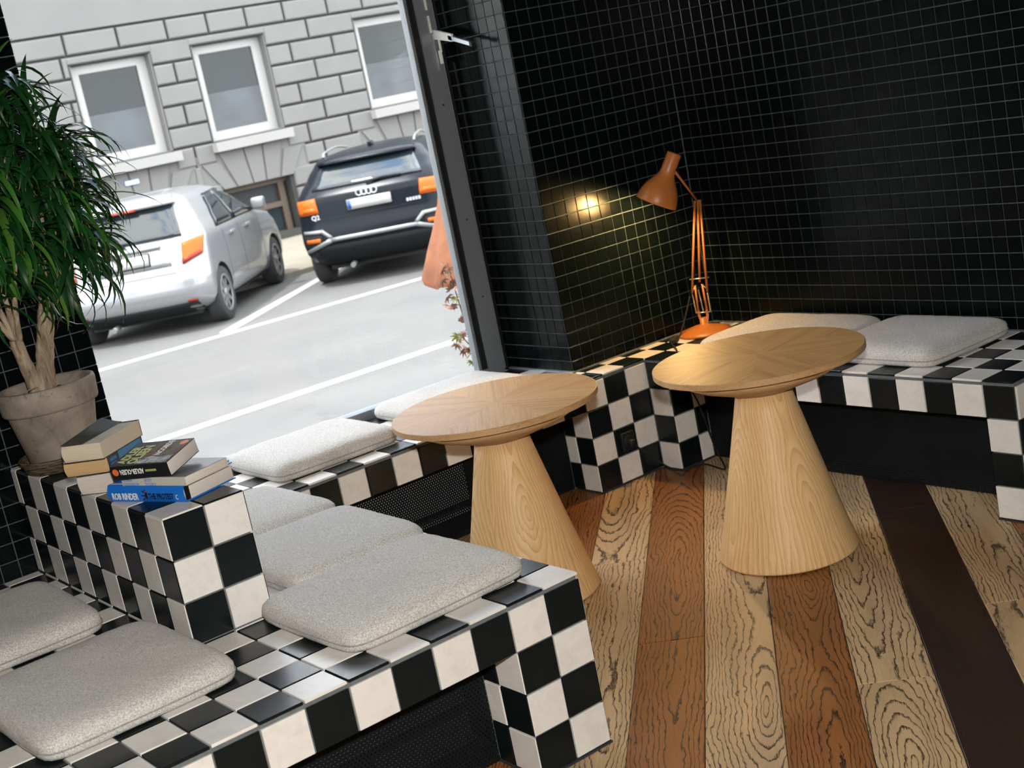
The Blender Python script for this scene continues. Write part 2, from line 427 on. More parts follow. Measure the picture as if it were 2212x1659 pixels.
mosaic(wc, '-y', 15.5, -3.86, -14, 0.10, 17.0)
mosaic(wc, '+x', -3.85, 15.53, 19.6, 0.10, 17.0, limit=0)
# sealant lines in the corners
g = G()
g.tube([W(19.97, 15.47, .1), W(19.97, 15.47, 17)], .0022, 6)
struct(g.make('trim_1', 'mosaic_grout'))
struct(G().ubox(12.8, 20, 15.40, 15.53, .115, .16).make('trim_2', 'bench_grout'))
struct(G().ubox(19.88, 20.03, -6, 15.5, .115, .16).make('trim_3', 'bench_grout'))
struct(G().ubox(12.72, 12.87, 15.4, 19.2, .115, .18).make('trim_4', 'sill_metal'))

# ---- windows
def window(n, x0, x1, detailed):
    w = bpy.data.objects.new('window_%d' % n, None); COL.objects.link(w); w.location = W((x0+x1)/2, 19.5, .1); WL[w] = w.location.copy(); struct(w)
    F = lambda nm, m, *b: G().ubox(*b).make(nm, m, w)
    F('jamb', 'frame_metal', x1-1.08, x1-.38, 19.08, 19.7, .1, 22)
    F('jamb_lip', 'frame_seal', x1-1.32, x1-1.08, 19.16, 19.6, .4, 21.2)
    F('glazing_bead', 'frame_metal', x1-1.44, x1-1.32, 19.22, 19.55, .4, 21.2)
    F('jamb_gap', 'frame_seal', x1-.38, x1-.03, 19.3, 19.7, .1, 22)
    F('jamb', 'frame_metal', x0+.02, x0+1.1, 19.08, 19.7, .1, 22)
    F('bottom_rail', 'frame_metal', x0+1.1, x1-1.08, 19.12, 19.7, .1, .42)
    F('top_rail', 'frame_metal', x0+1.1, x1-1.08, 19.12, 19.7, 21.2, 22)
    for y in (19.30, 19.46):
        g = G(); g.ubox(x0+1.0, x1-1.2, y, y+.05, .35, 21.3); g.make('pane', 'window_glass', w)
    if detailed:
        g = G()
        for z in (3.1, 6.0, 10.2): g.lathe([(0.0, 0), (.0035, 0), (.0035, .0012), (0, .0012)], W(x1-.72, 19.08, z), 10, (0, -1, 0), False)
        g.make('screw', 'frame_seal', w)
        F('lock_strip', 'white_metal', x1-.66, x1-.60, 19.02, 19.08, 12.75, 13.35)
        F('lock_strip', 'white_metal', x1-.66, x1-.60, 19.02, 19.08, 13.55, 14.9)
        F('edge_strip', 'sill_metal', x1-.62, x1-.57, 19.03, 19.08, 11.4, 12.7)
        F('bead_line', 'sill_metal', x1-.24, x1-.20, 19.26, 19.3, .2, 21)
    return w
win = window(1, -3.85, 12.83, True)
# window stay: folded steel arm standing into the room
st = root('window_stay', 'white steel window stay arm sticking out of the dark window frame', 'window stay', W(12.3, 19.02, 12.0))
g = G(); A = W(12.32, 19.05, 12.68); B = W(12.32, 18.0, 12.42); Cc = W(12.32, 17.0, 12.08)
def bar(g, a, b, h0, h1, w):
    a = Vector(a); b = Vector(b); up = Vector((0, 0, 1)); sx = Vector((w/2, 0, 0))
    g.add([a-sx-up*h0/2, a+sx-up*h0/2, a+sx+up*h0/2, a-sx+up*h0/2, b-sx-up*h1/2, b+sx-up*h1/2, b+sx+up*h1/2, b-sx+up*h1/2],
          [(0,1,2,3),(7,6,5,4),(0,4,5,1),(1,5,6,2),(2,6,7,3),(3,7,4,0)])
bar(g, A, B, .034, .026, .010); g.make('arm', 'white_metal', st)
g = G(); bar(g, B+Vector((0, .02, .004)), Cc, .015, .013, .010); g.make('slide', 'sill_metal', st)
g = G(); bar(g, Cc, Cc+Vector((0, -.014, -.004)), .018, .016, .014); g.make('rubber_tip', 'rubber', st)
g = G(); g.ubox(12.29, 12.34, 18.80, 18.88, 12.02, 12.55); g.ubox(12.28, 12.35, 18.86, 18.98, 11.62, 12.1); g.make('catch', 'white_metal', st)

# ------------------------------------------------------------------ tiled benches
def cells(a0, a1):
    """tile joints stand on whole units"""
    out = []; lo, hi = min(a0, a1), max(a0, a1); c = math.floor(lo+1e-6)
    while c < hi-1e-6:
        s, e = max(lo, c), min(hi, c+1)
        if e-s > .08: out.append((c, s, e))
        c += 1
    return out
def top_tiles(p, x0, x1, y0, y1, z=.12):
    for fx, a, b in cells(x0, x1):
        for fy, c, d in cells(y0, y1):
            put_tile(p, '+z', ((a+b)/2, (c+d)/2, z), b-a, d-c, (fx+fy) % 2 == 1)
ROWZ = [(0.0, -1.0), (-1.0, -2.0), (-2.0, -3.0), (-3.0, -3.98)]
def face_tiles(p, face, plane, a0, a1, rows, white):
    for k, a, b in cells(a0, a1):
        for r in rows:
            z1, z0 = ROWZ[r]; z1 -= .015 if r == 0 else 0
            c = ((a+b)/2, plane, (z0+z1)/2) if face in ('-y', '+y') else (plane, (a+b)/2, (z0+z1)/2)
            put_tile(p, face, c, b-a, z1-z0, white(k, r))
def panel(p, axis, plane, a0, a1, rails=()):
    """perforated steel sheet with a convector behind it"""
    if axis == 'y':
        G().ubox(a0, a1, plane, plane+.03, -4.0, -1.0).make('perforated_panel', 'perforated_x', p, W((a0+a1)/2, plane, -4.0))
        G().ubox(a0, a1, plane+1.1, plane+1.2, -4.0, -1.0).make('back_panel', 'black_metal', p)
        for b0, b1, z0, z1, m in rails:
            G().ubox(b0, b1, plane+.16, plane+.6, z0, z1).make('convector_rail', m, p)
    else:
        s = 1 if plane > 0 else -1
        G().ubox(plane, plane+.03, a0, a1, -4.0, -1.0).make('perforated_panel', 'perforated_y', p, W(plane, (a0+a1)/2, -4.0))
        G().ubox(plane+s*1.1, plane+s*1.2, a0, a1, -4.0, -1.0).make('back_panel', 'black_metal', p)
        for b0, b1, z0, z1 in ((.3, 5.2, -2.75, -1.75), (5.9, 9.4, -2.75, -1.9), (9.9, 11.6, -2.4, -1.5)):
            G().ubox(min(plane+s*.3, plane+s*.7), max(plane+s*.3, plane+s*.7), a0+b0, a0+b1, z0, z1).make('convector_rail', 'convector_dark', p)
# left bench
lb = root('tiled_bench', 'black and white checkered tile bench nearest the camera, ending in a tiled leg', 'bench', W(-6, 7, -ZF))
g = G(); g.ubox(-11.95, -.06, .06, 15.49, -.99, .07); g.ubox(-3.84, -.06, 15.49, 19.08, -.99, .07)
g.ubox(-1.94, -.06, .06, 1.94, -ZF, -.99); g.ubox(-11.95, -10.06, .06, 1.94, -ZF, -.99); g.ubox(-11.95, -.06, 14.2, 15.49, -ZF, -.99)
g.make('core', 'bench_grout', lb)
G().ubox(-2.02, .02, -.02, 2.0, -ZF, -3.985).make('plinth', 'dark_plinth', lb)
top_tiles(lb, -12, 0, 0, 15.48); top_tiles(lb, -3.84, 0, 15.48, 19.06)
face_tiles(lb, '-y', 0.0, -12, 0, [0], lambda k, r: (-1-k+r) % 2 == 1)
face_tiles(lb, '-y', 0.0, -2, 0, [1, 2, 3], lambda k, r: (-1-k+r) % 2 == 1)
face_tiles(lb, '-x', -2.0, 0, 1.6, [1, 2, 3], lambda k, r: (k+r) % 2 == 1)
face_tiles(lb, '+x', 0.0, 0, 14, [0], lambda k, r: (k+r) % 2 == 0)
face_tiles(lb, '+x', 0.0, 0, 2, [1, 2, 3], lambda k, r: (k+r) % 2 == 0)
panel(lb, 'y', 1.6, -10, -2, ((-9.5, -2.5, -1.66, -1.58, 'convector'), (-6.2, -2.5, -1.5, -1.42, 'convector_dark'), (-8, -2.5, -2.35, -1.8, 'convector_dark'), (-5, -2.5, -3.3, -2.6, 'convector_dark')))
G().ubox(-1.63, -1.6, 2, 14.2, -4.0, -1.0).make('perforated_panel', 'perforated_y', lb, W(-1.6, 8, -4.0))
# window bench
wb_ = root('tiled_bench', 'black and white checkered tile bench running under the window', 'bench', W(7, 16.6, -ZF))
g = G(); g.ubox(.0, 12.8, 14.11, 19.08, -.99, .07); g.ubox(12.8, 14.98, 14.11, 15.49, -.99, .07)
g.ubox(12.06, 14.98, 14.11, 15.49, -ZF, -.99); g.ubox(12.06, 12.8, 15.49, 15.68, -ZF, -.99); g.make('core', 'bench_grout', wb_)
G().ubox(12.0, 14.9, 14.03, 15.5, -ZF, -3.985).make('plinth', 'dark_plinth', wb_)
for fx, a, b in cells(0, 12.8):
    for fy, c, d in [(14, 14.04, 15), (15, 15, 16), (16, 16, 17), (17, 17, 18), (18, 18, 19.06)]:
        put_tile(wb_, '+z', ((a+b)/2, (c+d)/2, .12), b-a, d-c, (fx+fy) % 2 == 1)
for fx, a, b in cells(12.8, 15):
    for fy, c, d in [(14, 14.04, 15), (15, 15, 15.46)]:
        put_tile(wb_, '+z', ((a+b)/2, (c+d)/2, .12), b-a, d-c, (fx+fy) % 2 == 1)
face_tiles(wb_, '-y', 14.05, 0, 15, [0], lambda k, r: (k+r) % 2 == 0)
face_tiles(wb_, '-y', 14.05, 12, 15, [1, 2, 3], lambda k, r: (k+r) % 2 == 0)
face_tiles(wb_, '-x', 12.0, 14.05, 15.6, [1, 2, 3], lambda k, r: (k+r) % 2 == 1)
panel(wb_, 'y', 15.6, 0, 12, ((.3, 7.6, -2.85, -1.35, 'convector'), (.3, 7.6, -3.3, -3.16, 'convector'), (8.6, 10.6, -2.4, -1.6, 'convector_dark'), (8.6, 10.6, -3.0, -2.8, 'convector_dark')))
# right bench
rb = root('tiled_bench', 'black and white checkered tile bench along the dark right-hand wall', 'bench', W(17.5, 7, -ZF))
g = G(); g.ubox(15.0, 19.98, -.98, 15.49, -.99, .07); g.ubox(15.0, 19.98, -.98, -.06, -ZF, -.99); g.ubox(15.0, 16.68, 13.06, 15.49, -ZF, -.99)
g.make('core', 'bench_grout', rb)
G().ubox(14.92, 20, -1.08, .0, -ZF, -3.985).make('plinth', 'dark_plinth', rb)
G().ubox(14.92, 16.6, 12.98, 14.0, -ZF, -3.985).make('plinth', 'dark_plinth', rb)
for fx, a, b in [(15, 14.93, 16), (16, 16, 17), (17, 17, 18), (18, 18, 19), (19, 19, 19.95)]:
    for fy, c, d in cells(-1.04, 15.46):
        if fy == -2: continue
        put_tile(rb, '+z', ((a+b)/2, (c+d)/2, .12), b-a, d-c, (fx+fy) % 2 == 1)
face_tiles(rb, '-x', 14.94, -1, 14, [0], lambda k, r: (k+r) % 2 == 0)
face_tiles(rb, '-x', 14.94, -1, 0, [1, 2, 3], lambda k, r: (k+r) % 2 == 0)
face_tiles(rb, '-x', 14.94, 13, 14, [1, 2, 3], lambda k, r: (k+r) % 2 == 0)
face_tiles(rb, '-y', 13.0, 14.96, 16.6, [1, 2, 3], lambda k, r: (k-15+r) % 2 == 0)
face_tiles(rb, '-y', -1.04, 15, 20, [0, 1, 2, 3], lambda k, r: (k-15+r) % 2 == 0)
panel(rb, 'x', 16.6, 0, 13)
# backrest block between the two seats
dv = root('tiled_divider', 'raised checkered tile block carrying the books and the potted plant', 'divider', W(-6, 10.25, .12))
G().ubox(-6.94, -5.06, 5.06, 15.49, .12, 3.09).make('core', 'bench_grout', dv)
DZ = [(3.125, 2.14), (2.14, 1.14), (1.14, .15)]
YC = [(5+k, 5+k, min(6+k, 15.46)) for k in range(11)]
for k, (fy, a, b) in enumerate(YC):
    for i in range(2): put_tile(dv, '+z', (-6.5+i, (a+b)/2, 3.14), 1, b-a, (i+k) % 2 == 0)
    for r, (z1, z0) in enumerate(DZ):
        put_tile(dv, '-x', (-7.0, (a+b)/2, (z0+z1)/2), b-a, z1-z0, (k+r) % 2 == 0)
        put_tile(dv, '+x', (-5.0, (a+b)/2, (z0+z1)/2), b-a, z1-z0, (k+r) % 2 == 1)
for i in range(2):
    for r, (z1, z0) in enumerate(DZ): put_tile(dv, '-y', (-6.5+i, 5.0, (z0+z1)/2), 1, z1-z0, (i+r) % 2 == 1)
# wall socket on the bench leg
so = root('wall_socket', 'black square wall socket on the checkered bench leg beside the right table', 'socket', W(13.49, 14.03, -2.85))
G().bevel_box(W(13.2, 13.92, -2.86), W(13.78, 14.04, -2.18), .002).make('plate', 'black_metal', so)
g = G(); g.lathe([(0, .001), (.018, .001), (.019, .0), (.021, .003), (.022, 0)], W(13.49, 13.92, -2.52), 24, (0, -1, 0)); g.make('outlet_ring', 'rubber', so)
g = G(); g.bevel_box(W(13.40, 13.70, -2.68), W(13.62, 13.9, -2.46), .004); g.make('plug', 'rubber', so)
# ------------------------------------------------------------------ seat cushions
def cushion_mesh(seed):
    rnd = random.Random(seed); p = 11.0; n = 128
    prof = []                                   # (radius fraction, z 0..1) from the top centre outward and under
    for r in (0.0, .2, .4, .55, .66, .74, .80, .85, .89, .92, .945, .965, .98, .99, .997): prof.append((r, .52+.48*(1-r**10)**.6))
    prof += [(1.0, .50), (1.0, .30), (.996, .2), (.985, .1), (.96, .03), (.9, 0), (.5, 0), (0, 0)]
    ph = [rnd.uniform(0, 6.28) for _ in range(6)]
    g = G(); vs = []; fs = []
    for i, (r, z) in enumerate(prof):
        for k in range(n):
            a = 2*math.pi*k/n; c, s_ = math.cos(a), math.sin(a); q = (abs(c)**p+abs(s_)**p)**(1/p)
            x, y = c/q*r, s_/q*r
            # slightly bellied sides and a soft uneven top
            x *= 1 - .018*y*y; y *= 1 - .018*x*x
            zz = z
            if z > .3:
                zz += .05*math.sin(2.3*x+ph[0])*math.sin(2.1*y+ph[1])*(1-r**4) + .025*math.sin(7*x+ph[2])*math.sin(6*y+ph[3])*(1-r**6)
                if r > .3: zz += rnd.uniform(-.010, .010)
            e = 1 + rnd.uniform(-.0035, .0035) if r > .5 else 1
            vs.append((x*e, y*e, zz))
    for i in range(len(prof)-1):
        for k in range(n): fs.append((i*n+k, (i+1)*n+k, (i+1)*n+(k+1) % n, i*n+(k+1) % n))
    g.add(vs, fs, True); me = g.mesh('cover', 'boucle')
    # seam: a fine sunk cord along the lower edge
    sg = G(); pts = []
    for k in range(n+1):
        a = 2*math.pi*k/n; c, s_ = math.cos(a), math.sin(a); q = (abs(c)**p+abs(s_)**p)**(1/p); pts.append((c/q*1.003*(1-.018*(s_/q)**2), s_/q*1.003*(1-.018*(c/q)**2)))
    sv = []; sf = []
    for x, y in pts: sv += [(x*.999, y*.999, .315), (x*1.006, y*1.006, .345), (x*.999, y*.999, .375)]
    for k in range(n):
        for j in range(2): sf.append((k*3+j, (k+1)*3+j, (k+1)*3+j+1, k*3+j+1))
    sg.add(sv, sf, True); return me, sg.mesh('seam', 'boucle_seam')
CUSH = [cushion_mesh(s) for s in (3, 8, 21)]
def cushion(label, x0, x1, y0, y1, rz, var, group='grey boucle seat cushions', h=.62):
    r = root('seat_cushion', label, 'cushion', W((x0+x1)/2, (y0+y1)/2, .125), group, math.radians(rz))
    r.scale = ((x1-x0)*S/2, (y1-y0)*S/2, h*S)
    for nm, me in zip(('cover', 'seam'), CUSH[var]):
        o = bpy.data.objects.new(nm, me); COL.objects.link(o); o.parent = r
cushion('grey boucle cushion lying nearest the front edge of the checkered bench', -5.45, -.62, .80, 5.05, 1.5, 0, h=.60)
cushion('grey boucle cushion in the middle of the row beside the tiled block', -4.25, -.35, 5.2, 9.45, -1, 1)
cushion('grey boucle cushion behind the tiled block, farthest of its row from the camera', -4.5, -.3, 9.65, 14.0, 1, 2)
cushion('grey boucle cushion in the lower left corner, left of the tiled block', -11.45, -7.15, 2.15, 6.95, 1, 1, h=.60)
cushion('grey boucle cushion cut off by the left picture edge under the black column', -12.0, -7.6, 8.35, 13.1, -1, 0, h=.60)
cushion('pale boucle cushion on the window bench left of the left table', .55, 5.1, 14.92, 18.95, -.5, 2, h=.62)
cushion('pale boucle cushion on the window bench half hidden behind the left table', 6.3, 11.1, 15.3, 19.0, 1, 0, h=.56)
cushion('grey boucle cushion on the right bench behind the right table, near the lamp', 15.6, 19.6, 6.75, 12.1, 0, 1)
cushion('grey boucle cushion on the right bench, right of the right table', 15.62, 19.75, 2.05, 6.6, -1, 2, h=.60)

# ------------------------------------------------------------------ pedestal tables
def table(label, cx, cy, wedge0, seed):
    t = root('pedestal_table', label, 'table', W(cx, cy, -ZF), 'round oak pedestal tables'); c = WL[t]; zt = (1.9+ZF)*S
    g = G(); H = (.85+ZF)*S
    g.lathe([(0, .002), (.198, .002), (.2015, .006), (.2015, .010)] + [(.2015+(.079-.2015)*(k/10)**.94, .010+(H-.010)*k/10) for k in range(1, 11)] + [(.0, H)], c, 128)
    o = g.make('pedestal', 'oak_pedestal', t, c); o.rotation_euler = (0, 0, seed)
    g = G(); g.lathe([(0, H+.0012), (.082, H+.0012), (.086, H+.0022)], c, 96).lathe([(.086, H+.0022), (.20, H+.042), (.284, zt-.0178), (0, zt-.0178)], c, 96); g.make('under_plate', 'oak_edge', t, c)
    g = G(); g.lathe([(0, zt-.0182), (.2990, zt-.0182)], c, 160).lathe([(.2990, zt-.0182), (.3005, zt-.0172)], c, 160).lathe([(.3005, zt-.0172), (.3005, zt-.0015)], c, 160).lathe([(.3005, zt-.0015), (.2985, zt-.0002)], c, 160).lathe([(.2985, zt-.0002), (0, zt-.0010)], c, 160); o2 = g.make('table_top', 'oak_edge', t, c)
    # six veneer wedges, grain along each wedge's own axis
    g = G(); n = 18; a0 = math.pi/6
    vs = [(0, 0, 0)] + [(.2984*math.cos(-a0+2*a0*k/n), .2984*math.sin(-a0+2*a0*k/n), 0) for k in range(n+1)]
    vs2 = [(x, y, -.0009) for x, y, z in vs]
    g.add(vs+vs2, [tuple(range(n+2))] + [(k, k+n+2, (k+1) % (n+2)+n+2, (k+1) % (n+2)) for k in range(n+2)])
    me = g.mesh('veneer_wedge', 'oak_top')
    for k in range(6):
        w = bpy.data.objects.new('veneer_wedge', me); COL.objects.link(w); w.parent = o2
        w.location = (0, 0, zt); w.rotation_euler = (0, 0, math.radians(wedge0+30+60*k))
    return t
table('round oak table with cone pedestal in front of the window bench', 4.85, 9.05, 25, .4)
table('round oak table with cone pedestal beside the orange desk lamp', 10.66, 4.15, 40, 2.1)

# ------------------------------------------------------------------ desk lamp
plain('lamp_paint', (.46, .155, .035), .38, .0, .5, var=.06, vscale=30)
plain('lamp_inner', (.85, .82, .72), .6)
plain('spring_steel', (.62, .58, .50), .3, .9)
k = N('lamp_bulb'); k.set((1, .8, .5), .4); k.b.inputs['Emission Color'].default_value = (1, .68, .28, 1); k.b.inputs['Emission Strength'].default_value = 22
lp = root('desk_lamp', 'burnt orange articulated desk lamp shining in the tiled corner', 'lamp', W(18.4, 14.35, .12))
P = lambda x, y, z: W(x, y, z)
g = G(); g.lathe([(0, 0), (.096, 0), (.100, .004), (.099, .009), (.080, .016), (.045, .027), (.016, .034), (.012, .036), (.012, .056), (0, .056)], W(18.4, 14.35, .125), 64); g.make('base', 'lamp_paint', lp)
g = G(); f0 = P(18.42, 14.3, .60)
sd = Vector((.68, -.733, 0)); fr = Vector((.733, .68, 0))        # across the view, and away from the camera
g.prism([f0+sd*.020+Vector((0,0,.02)), f0+sd*.012-Vector((0,0,.018)), f0-sd*.012-Vector((0,0,.018)), f0-sd*.020+Vector((0,0,.02)), f0-sd*.020+Vector((0,0,.05)), f0-sd*.012+Vector((0,0,.05)), f0-sd*.010+Vector((0,0,.012)), f0+sd*.010+Vector((0,0,.012)), f0+sd*.012+Vector((0,0,.05)), f0+sd*.020+Vector((0,0,.05))], fr*.008)
g.make('fork', 'lamp_paint', lp)
g = G(); g.tube([f0-sd*.016+Vector((0,0,.04)), P(18.33, 14.38, 1.95)], .004, 8); g.make('bracket_bar', 'lamp_paint', lp)
g = G(); g.tube([f0+sd*.016+Vector((0,0,.04)), P(18.53, 14.2, 1.95)], .004, 8); g.make('bracket_bar', 'lamp_paint', lp)
elbow = P(18.80, 14.0, 5.03)
for nm, a, b in (('arm_bar', P(18.22, 14.48, 1.70), elbow-sd*.009), ('arm_bar', P(18.48, 14.26, 2.05), elbow+sd*.002), ('arm_bar', P(18.62, 14.10, 1.66), elbow+sd*.010)):
    g = G(); g.tube([a, b], .0043, 8); g.make(nm, 'lamp_paint', lp)
for a, b in ((P(18.24, 14.46, .93), P(18.22, 14.48, 1.66)), (P(18.44, 14.28, .95), P(18.40, 14.32, 1.78)), (P(18.62, 14.1, .90), P(18.62, 14.1, 1.62))):
    g = G(); pts = []; d = (b-a); u = d.orthogonal().normalized(); w = d.normalized().cross(u)
    for i in range(121): t_ = i/120; an = t_*2*math.pi*20; pts.append(a+d*t_+(u*math.cos(an)+w*math.sin(an))*.0028)
    g.tube(pts, .0009, 5); g.make('spring', 'spring_steel', lp)
for a, b in ((P(18.20, 14.49, 2.21), P(18.74, 13.99, 2.17)), (P(18.22, 14.48, .93), P(18.66, 14.07, .88)), (P(18.20, 14.5, 1.70), P(18.36, 14.35, 1.96)), (P(18.5, 14.22, 1.96), P(18.66, 14.07, 1.72)), (elbow-sd*.014, elbow+sd*.016)):
    g = G(); g.tube([a, b], .0025, 8); g.make('pivot_pin', 'spring_steel', lp)
mouth = P(16.47, 13.65, 5.42); top = P(17.20, 13.05, 7.03); ax = (top-mouth).normalized(); Ls = (top-mouth).length
neck = mouth + ax*Ls*.60 + Vector((.68, -.73, 0))*.028
g = G(); g.tube([elbow, elbow+(neck-elbow)*.5, neck], .0045, 8); g.make('upper_arm', 'lamp_paint', lp)
q = Ls/.21
sp_ = [(.0725, 0), (.0735, .004), (.072, .022), (.067, .045), (.058, .068), (.046, .09), (.035, .108), (.0285, .122), (.0262, .14), (.0258, .205), (.0235, .2095), (.0, .21)]
g = G(); g.lathe([(r, h*q) for r, h in sp_], mouth, 72, ax); sh = g.make('shade', 'lamp_paint', lp)
g = G(); g.lathe([(r-.0016, h*q+.0003) for r, h in sp_[:10]], mouth, 72, ax); g.make('reflector', 'lamp_inner', sh)
bulb_c = mouth + ax*.050
g = G(); g.lathe([(0, -.028), (.014, -.025), (.024, -.012), (.027, .002), (.024, .017), (.015, .034), (.012, .055), (.012, .08)], bulb_c, 24, ax); g.make('bulb', 'lamp_bulb', sh)
light('lamp_bulb_light', 'POINT', 15, (1.0, .60, .22), mouth + ax*.012, .018)
# lamp cable with its in-line switch
g = G(); g.bevel_box((-.032, -.013, 0), (.032, .013, .020), .004); sw = g.make('cable_switch', 'rubber')
sw.location = W(17.0, 14.55, .125); sw.rotation_euler = (0, 0, .6); tag(sw, 'small black in-line switch on the lamp cable, lying on the bench tiles', 'switch')
def smooth_path(pts, n=10):
    pts = [Vector(p) for p in pts]; out = []
    for i in range(len(pts)-1):
        p0, p1, p2, p3 = pts[max(i-1, 0)], pts[i], pts[i+1], pts[min(i+2, len(pts)-1)]
        for j in range(n):
            t = j/n; out.append(.5*((2*p1)+(p2-p0)*t+(2*p0-5*p1+4*p2-p3)*t*t+(3*p1-p0-3*p2+p3)*t**3))
    return out + [pts[-1]]
g = G(); g.tube(smooth_path([P(18.1, 14.5, 1.6), P(17.9, 14.7, .9), P(17.6, 14.8, .3), P(17.25, 14.7, .2), P(16.6, 14.25, .2), P(16.0, 13.4, .17), P(15.2, 12.6, .16), P(14.86, 12.3, .05), P(14.84, 12.0, -.6), P(15.2, 11.9, -1.4), P(15.9, 12.3, -2.9), P(16.2, 12.4, -3.7), P(16.0, 12.0, -3.98), P(15.5, 11.5, -3.98), P(15.7, 12.6, -3.98), P(15.2, 12.85, -3.96), P(14.75, 13.2, -3.93), P(14.4, 13.7, -3.5), P(13.95, 13.85, -3.0), P(13.6, 13.9, -2.6)], 8), .0032, 8)
tag(g.make('power_cable', 'rubber'), 'thin black power cable trailing from the desk lamp to the wall socket', 'cable')

# ------------------------------------------------------------------ books
for nm, c in (('paper_cream', (.66, .57, .44)), ('paper_tan', (.60, .39, .19)), ('paper_white', (.70, .64, .57)), ('paper_pale', (.68, .63, .60))):
    kk = N(nm); cc = kk.coords(5.0, (1, 1, 60)); kk.set(kk.ramp(kk.noise(cc, 14, 4, .7), [(.3, tuple(x*.8 for x in c)), (.65, c)]), .85, 0, .2)
plain('cover_blue', (.010, .16, .62), .4); plain('cover_black', (.007, .009, .010), .55, 0, .3); plain('cover_cream', (.56, .55, .49), .4)
plain('cover_grey', (.05, .05, .055), .35); plain('cover_navy', (.006, .02, .05), .3); plain('cover_olive', (.05, .046, .038), .75, 0, .15)
plain('ink_white', (.80, .80, .78), .5); plain('ink_black', (.006, .008, .02), .5); plain('ink_yellow', (.56, .58, .20), .5); plain('ink_blue', (.22, .34, .66), .5)
plain('ink_orange', (.75, .16, .035), .5); plain('ink_cyan', (.05, .24, .50), .5); plain('ink_red', (.5, .02, .02), .5)
def book(label, x, y, z, ang, L, Wd, T, cover, pages, hard=False, spine='front', tilt=0.0):
    """spine runs along local +x at y = 0 (front); leaves reach to y = Wd"""
    r = root('book', label, 'book', W(x, y, z), 'books stacked on the tiled block', math.radians(ang))
    r.rotation_euler = (tilt, 0, math.radians(ang))
    L *= S; Wd *= S; T *= S; ct = .0024 if hard else .0007; ov = .003 if hard else .0003
    g = G(); g.bevel_box((ov, ct, ct), (L-ov, Wd-ov, T-ct), .0012)
    g.make('page_block', pages, r, local=True)
    g = G(); g.box((0, 0, 0), (L, Wd, ct)); g.box((0, 0, T-ct), (L, Wd, T))
    # rounded spine
    n = 8; vs = []; bulge = T*.16 if hard else T*.02
    for i in range(n+1):
        a = -1+2*i/n; yy = -bulge*(1-a*a); vs += [(0, yy, T*(i/n)), (L, yy, T*(i/n)), (0, yy+ct, T*(i/n)), (L, yy+ct, T*(i/n))]
    fs = []
    for i in range(n):
        b = i*4; fs += [(b, b+1, b+5, b+4), (b+2, b+6, b+7, b+3), (b, b+4, b+6, b+2), (b+1, b+3, b+7, b+5)]
    g.add(vs, fs); o = g.make('cover', cover, r, local=True); fix_normals(o)
    return r, L, Wd, T, bulge
def spine_text(bk, body, size, u, v, mat, sx=1.0, flip=False, bold=0.0):
    r, L, Wd, T, bulge = bk; me = text_mesh(body, size, mat, bold, sx)
    o = bpy.data.objects.new('lettering', me); COL.objects.link(o); o.parent = r
    o.rotation_euler = (math.pi/2, math.pi if flip else 0, 0) if not flip else Matrix(((-1, 0, 0), (0, 0, -1), (0, -1, 0))).to_euler()
    o.location = (L*u, -bulge-.0006, T*v); return o
def cover_text(bk, body, size, u, v, mat, rz, sx=1.0, bold=0.0):
    r, L, Wd, T, bulge = bk; me = text_mesh(body, size, mat, bold, sx)
    o = bpy.data.objects.new('lettering', me); COL.objects.link(o); o.parent = r
    o.rotation_euler = (0, 0, rz); o.location = (L*u, Wd*v, T+.0006); return o
b1 = book('blue hardback novel at the bottom of the right-hand book pile', -6.95, 8.0, 3.145, -70.2, 2.53, 1.57, .40, 'cover_blue', 'paper_white', True)
spine_text(b1, 'ROB RINDER', .0215, .055, .19, 'ink_white', .72, bold=.0006)
spine_text(b1, 'THE PROTEST', .0185, .545, .24, 'ink_black', .72, bold=.0004)
spine_text(b1, 'C', .016, .895, .22, 'ink_white', .7)
r1, L1, W1, T1, bu1 = b1
g = G(); y_ = -bu1-.0009
for pts in ([(0.455, .45), (.515, .47), (.515, .38), (.455, .42)], [(.505, .62), (.535, .66), (.535, .22), (.505, .30)], [(.47, .70), (.485, .74), (.50, .62), (.49, .6)], [(.47, .22), (.485, .17), (.50, .27), (.49, .3)], [(.505, .80), (.515, .80), (.512, .68), (.505, .68)]):
    g.prism([Vector((L1*u, y_, T1*v)) for u, v in pts], (0, .0004, 0))
g.make('spine_emblem', 'ink_black', r1, local=True)
g = G(); g.prism([Vector((L1*u, y_-.0002, T1*v)) for u, v in ((.517, .70), (.527, .70), (.527, .62), (.517, .62))], (0, .0004, 0)); g.make('spine_emblem_dot', 'ink_red', r1, local=True)
g = G(); g.box((L1-.0034, .0015, .004), (L1-.0008, .014, T1-.004)); g.make('spine_gap_shade', 'cover_black', r1, local=True)  # black box stands in for the shaded hollow between spine and pages
g = G(); g.box((.004, .006, T1+.0002), (L1-.004, .010, T1+.0006)); g.make('cover_stripe', 'ink_white', r1, local=True)
b2 = book('pale paperback with light blue lettering lying on the blue hardback', -6.80, 7.42, 3.555, -70.5, 2.12, 1.34, .20, 'cover_cream', 'paper_white')
spine_text(b2, 'HANNA\nJOHANSSON', .0098, .02, .52, 'ink_blue', .95, bold=.0004); spine_text(b2, 'BODY\nDOUBLE', .0098, .37, .52, 'ink_blue', .95, bold=.0004)
g = G(); g.box((.055, .004, b2[3]), (b2[1]-.002, b2[2]-.001, b2[3]+.0006)); g.make('cover_print', 'cover_grey', b2[0], local=True)
b3 = book('black thriller paperback with yellow title on top of the right-hand pile', -7.0, 7.3, 3.77, -60, 1.62, 1.18, .34, 'cover_black', 'paper_pale', tilt=math.radians(9.5))
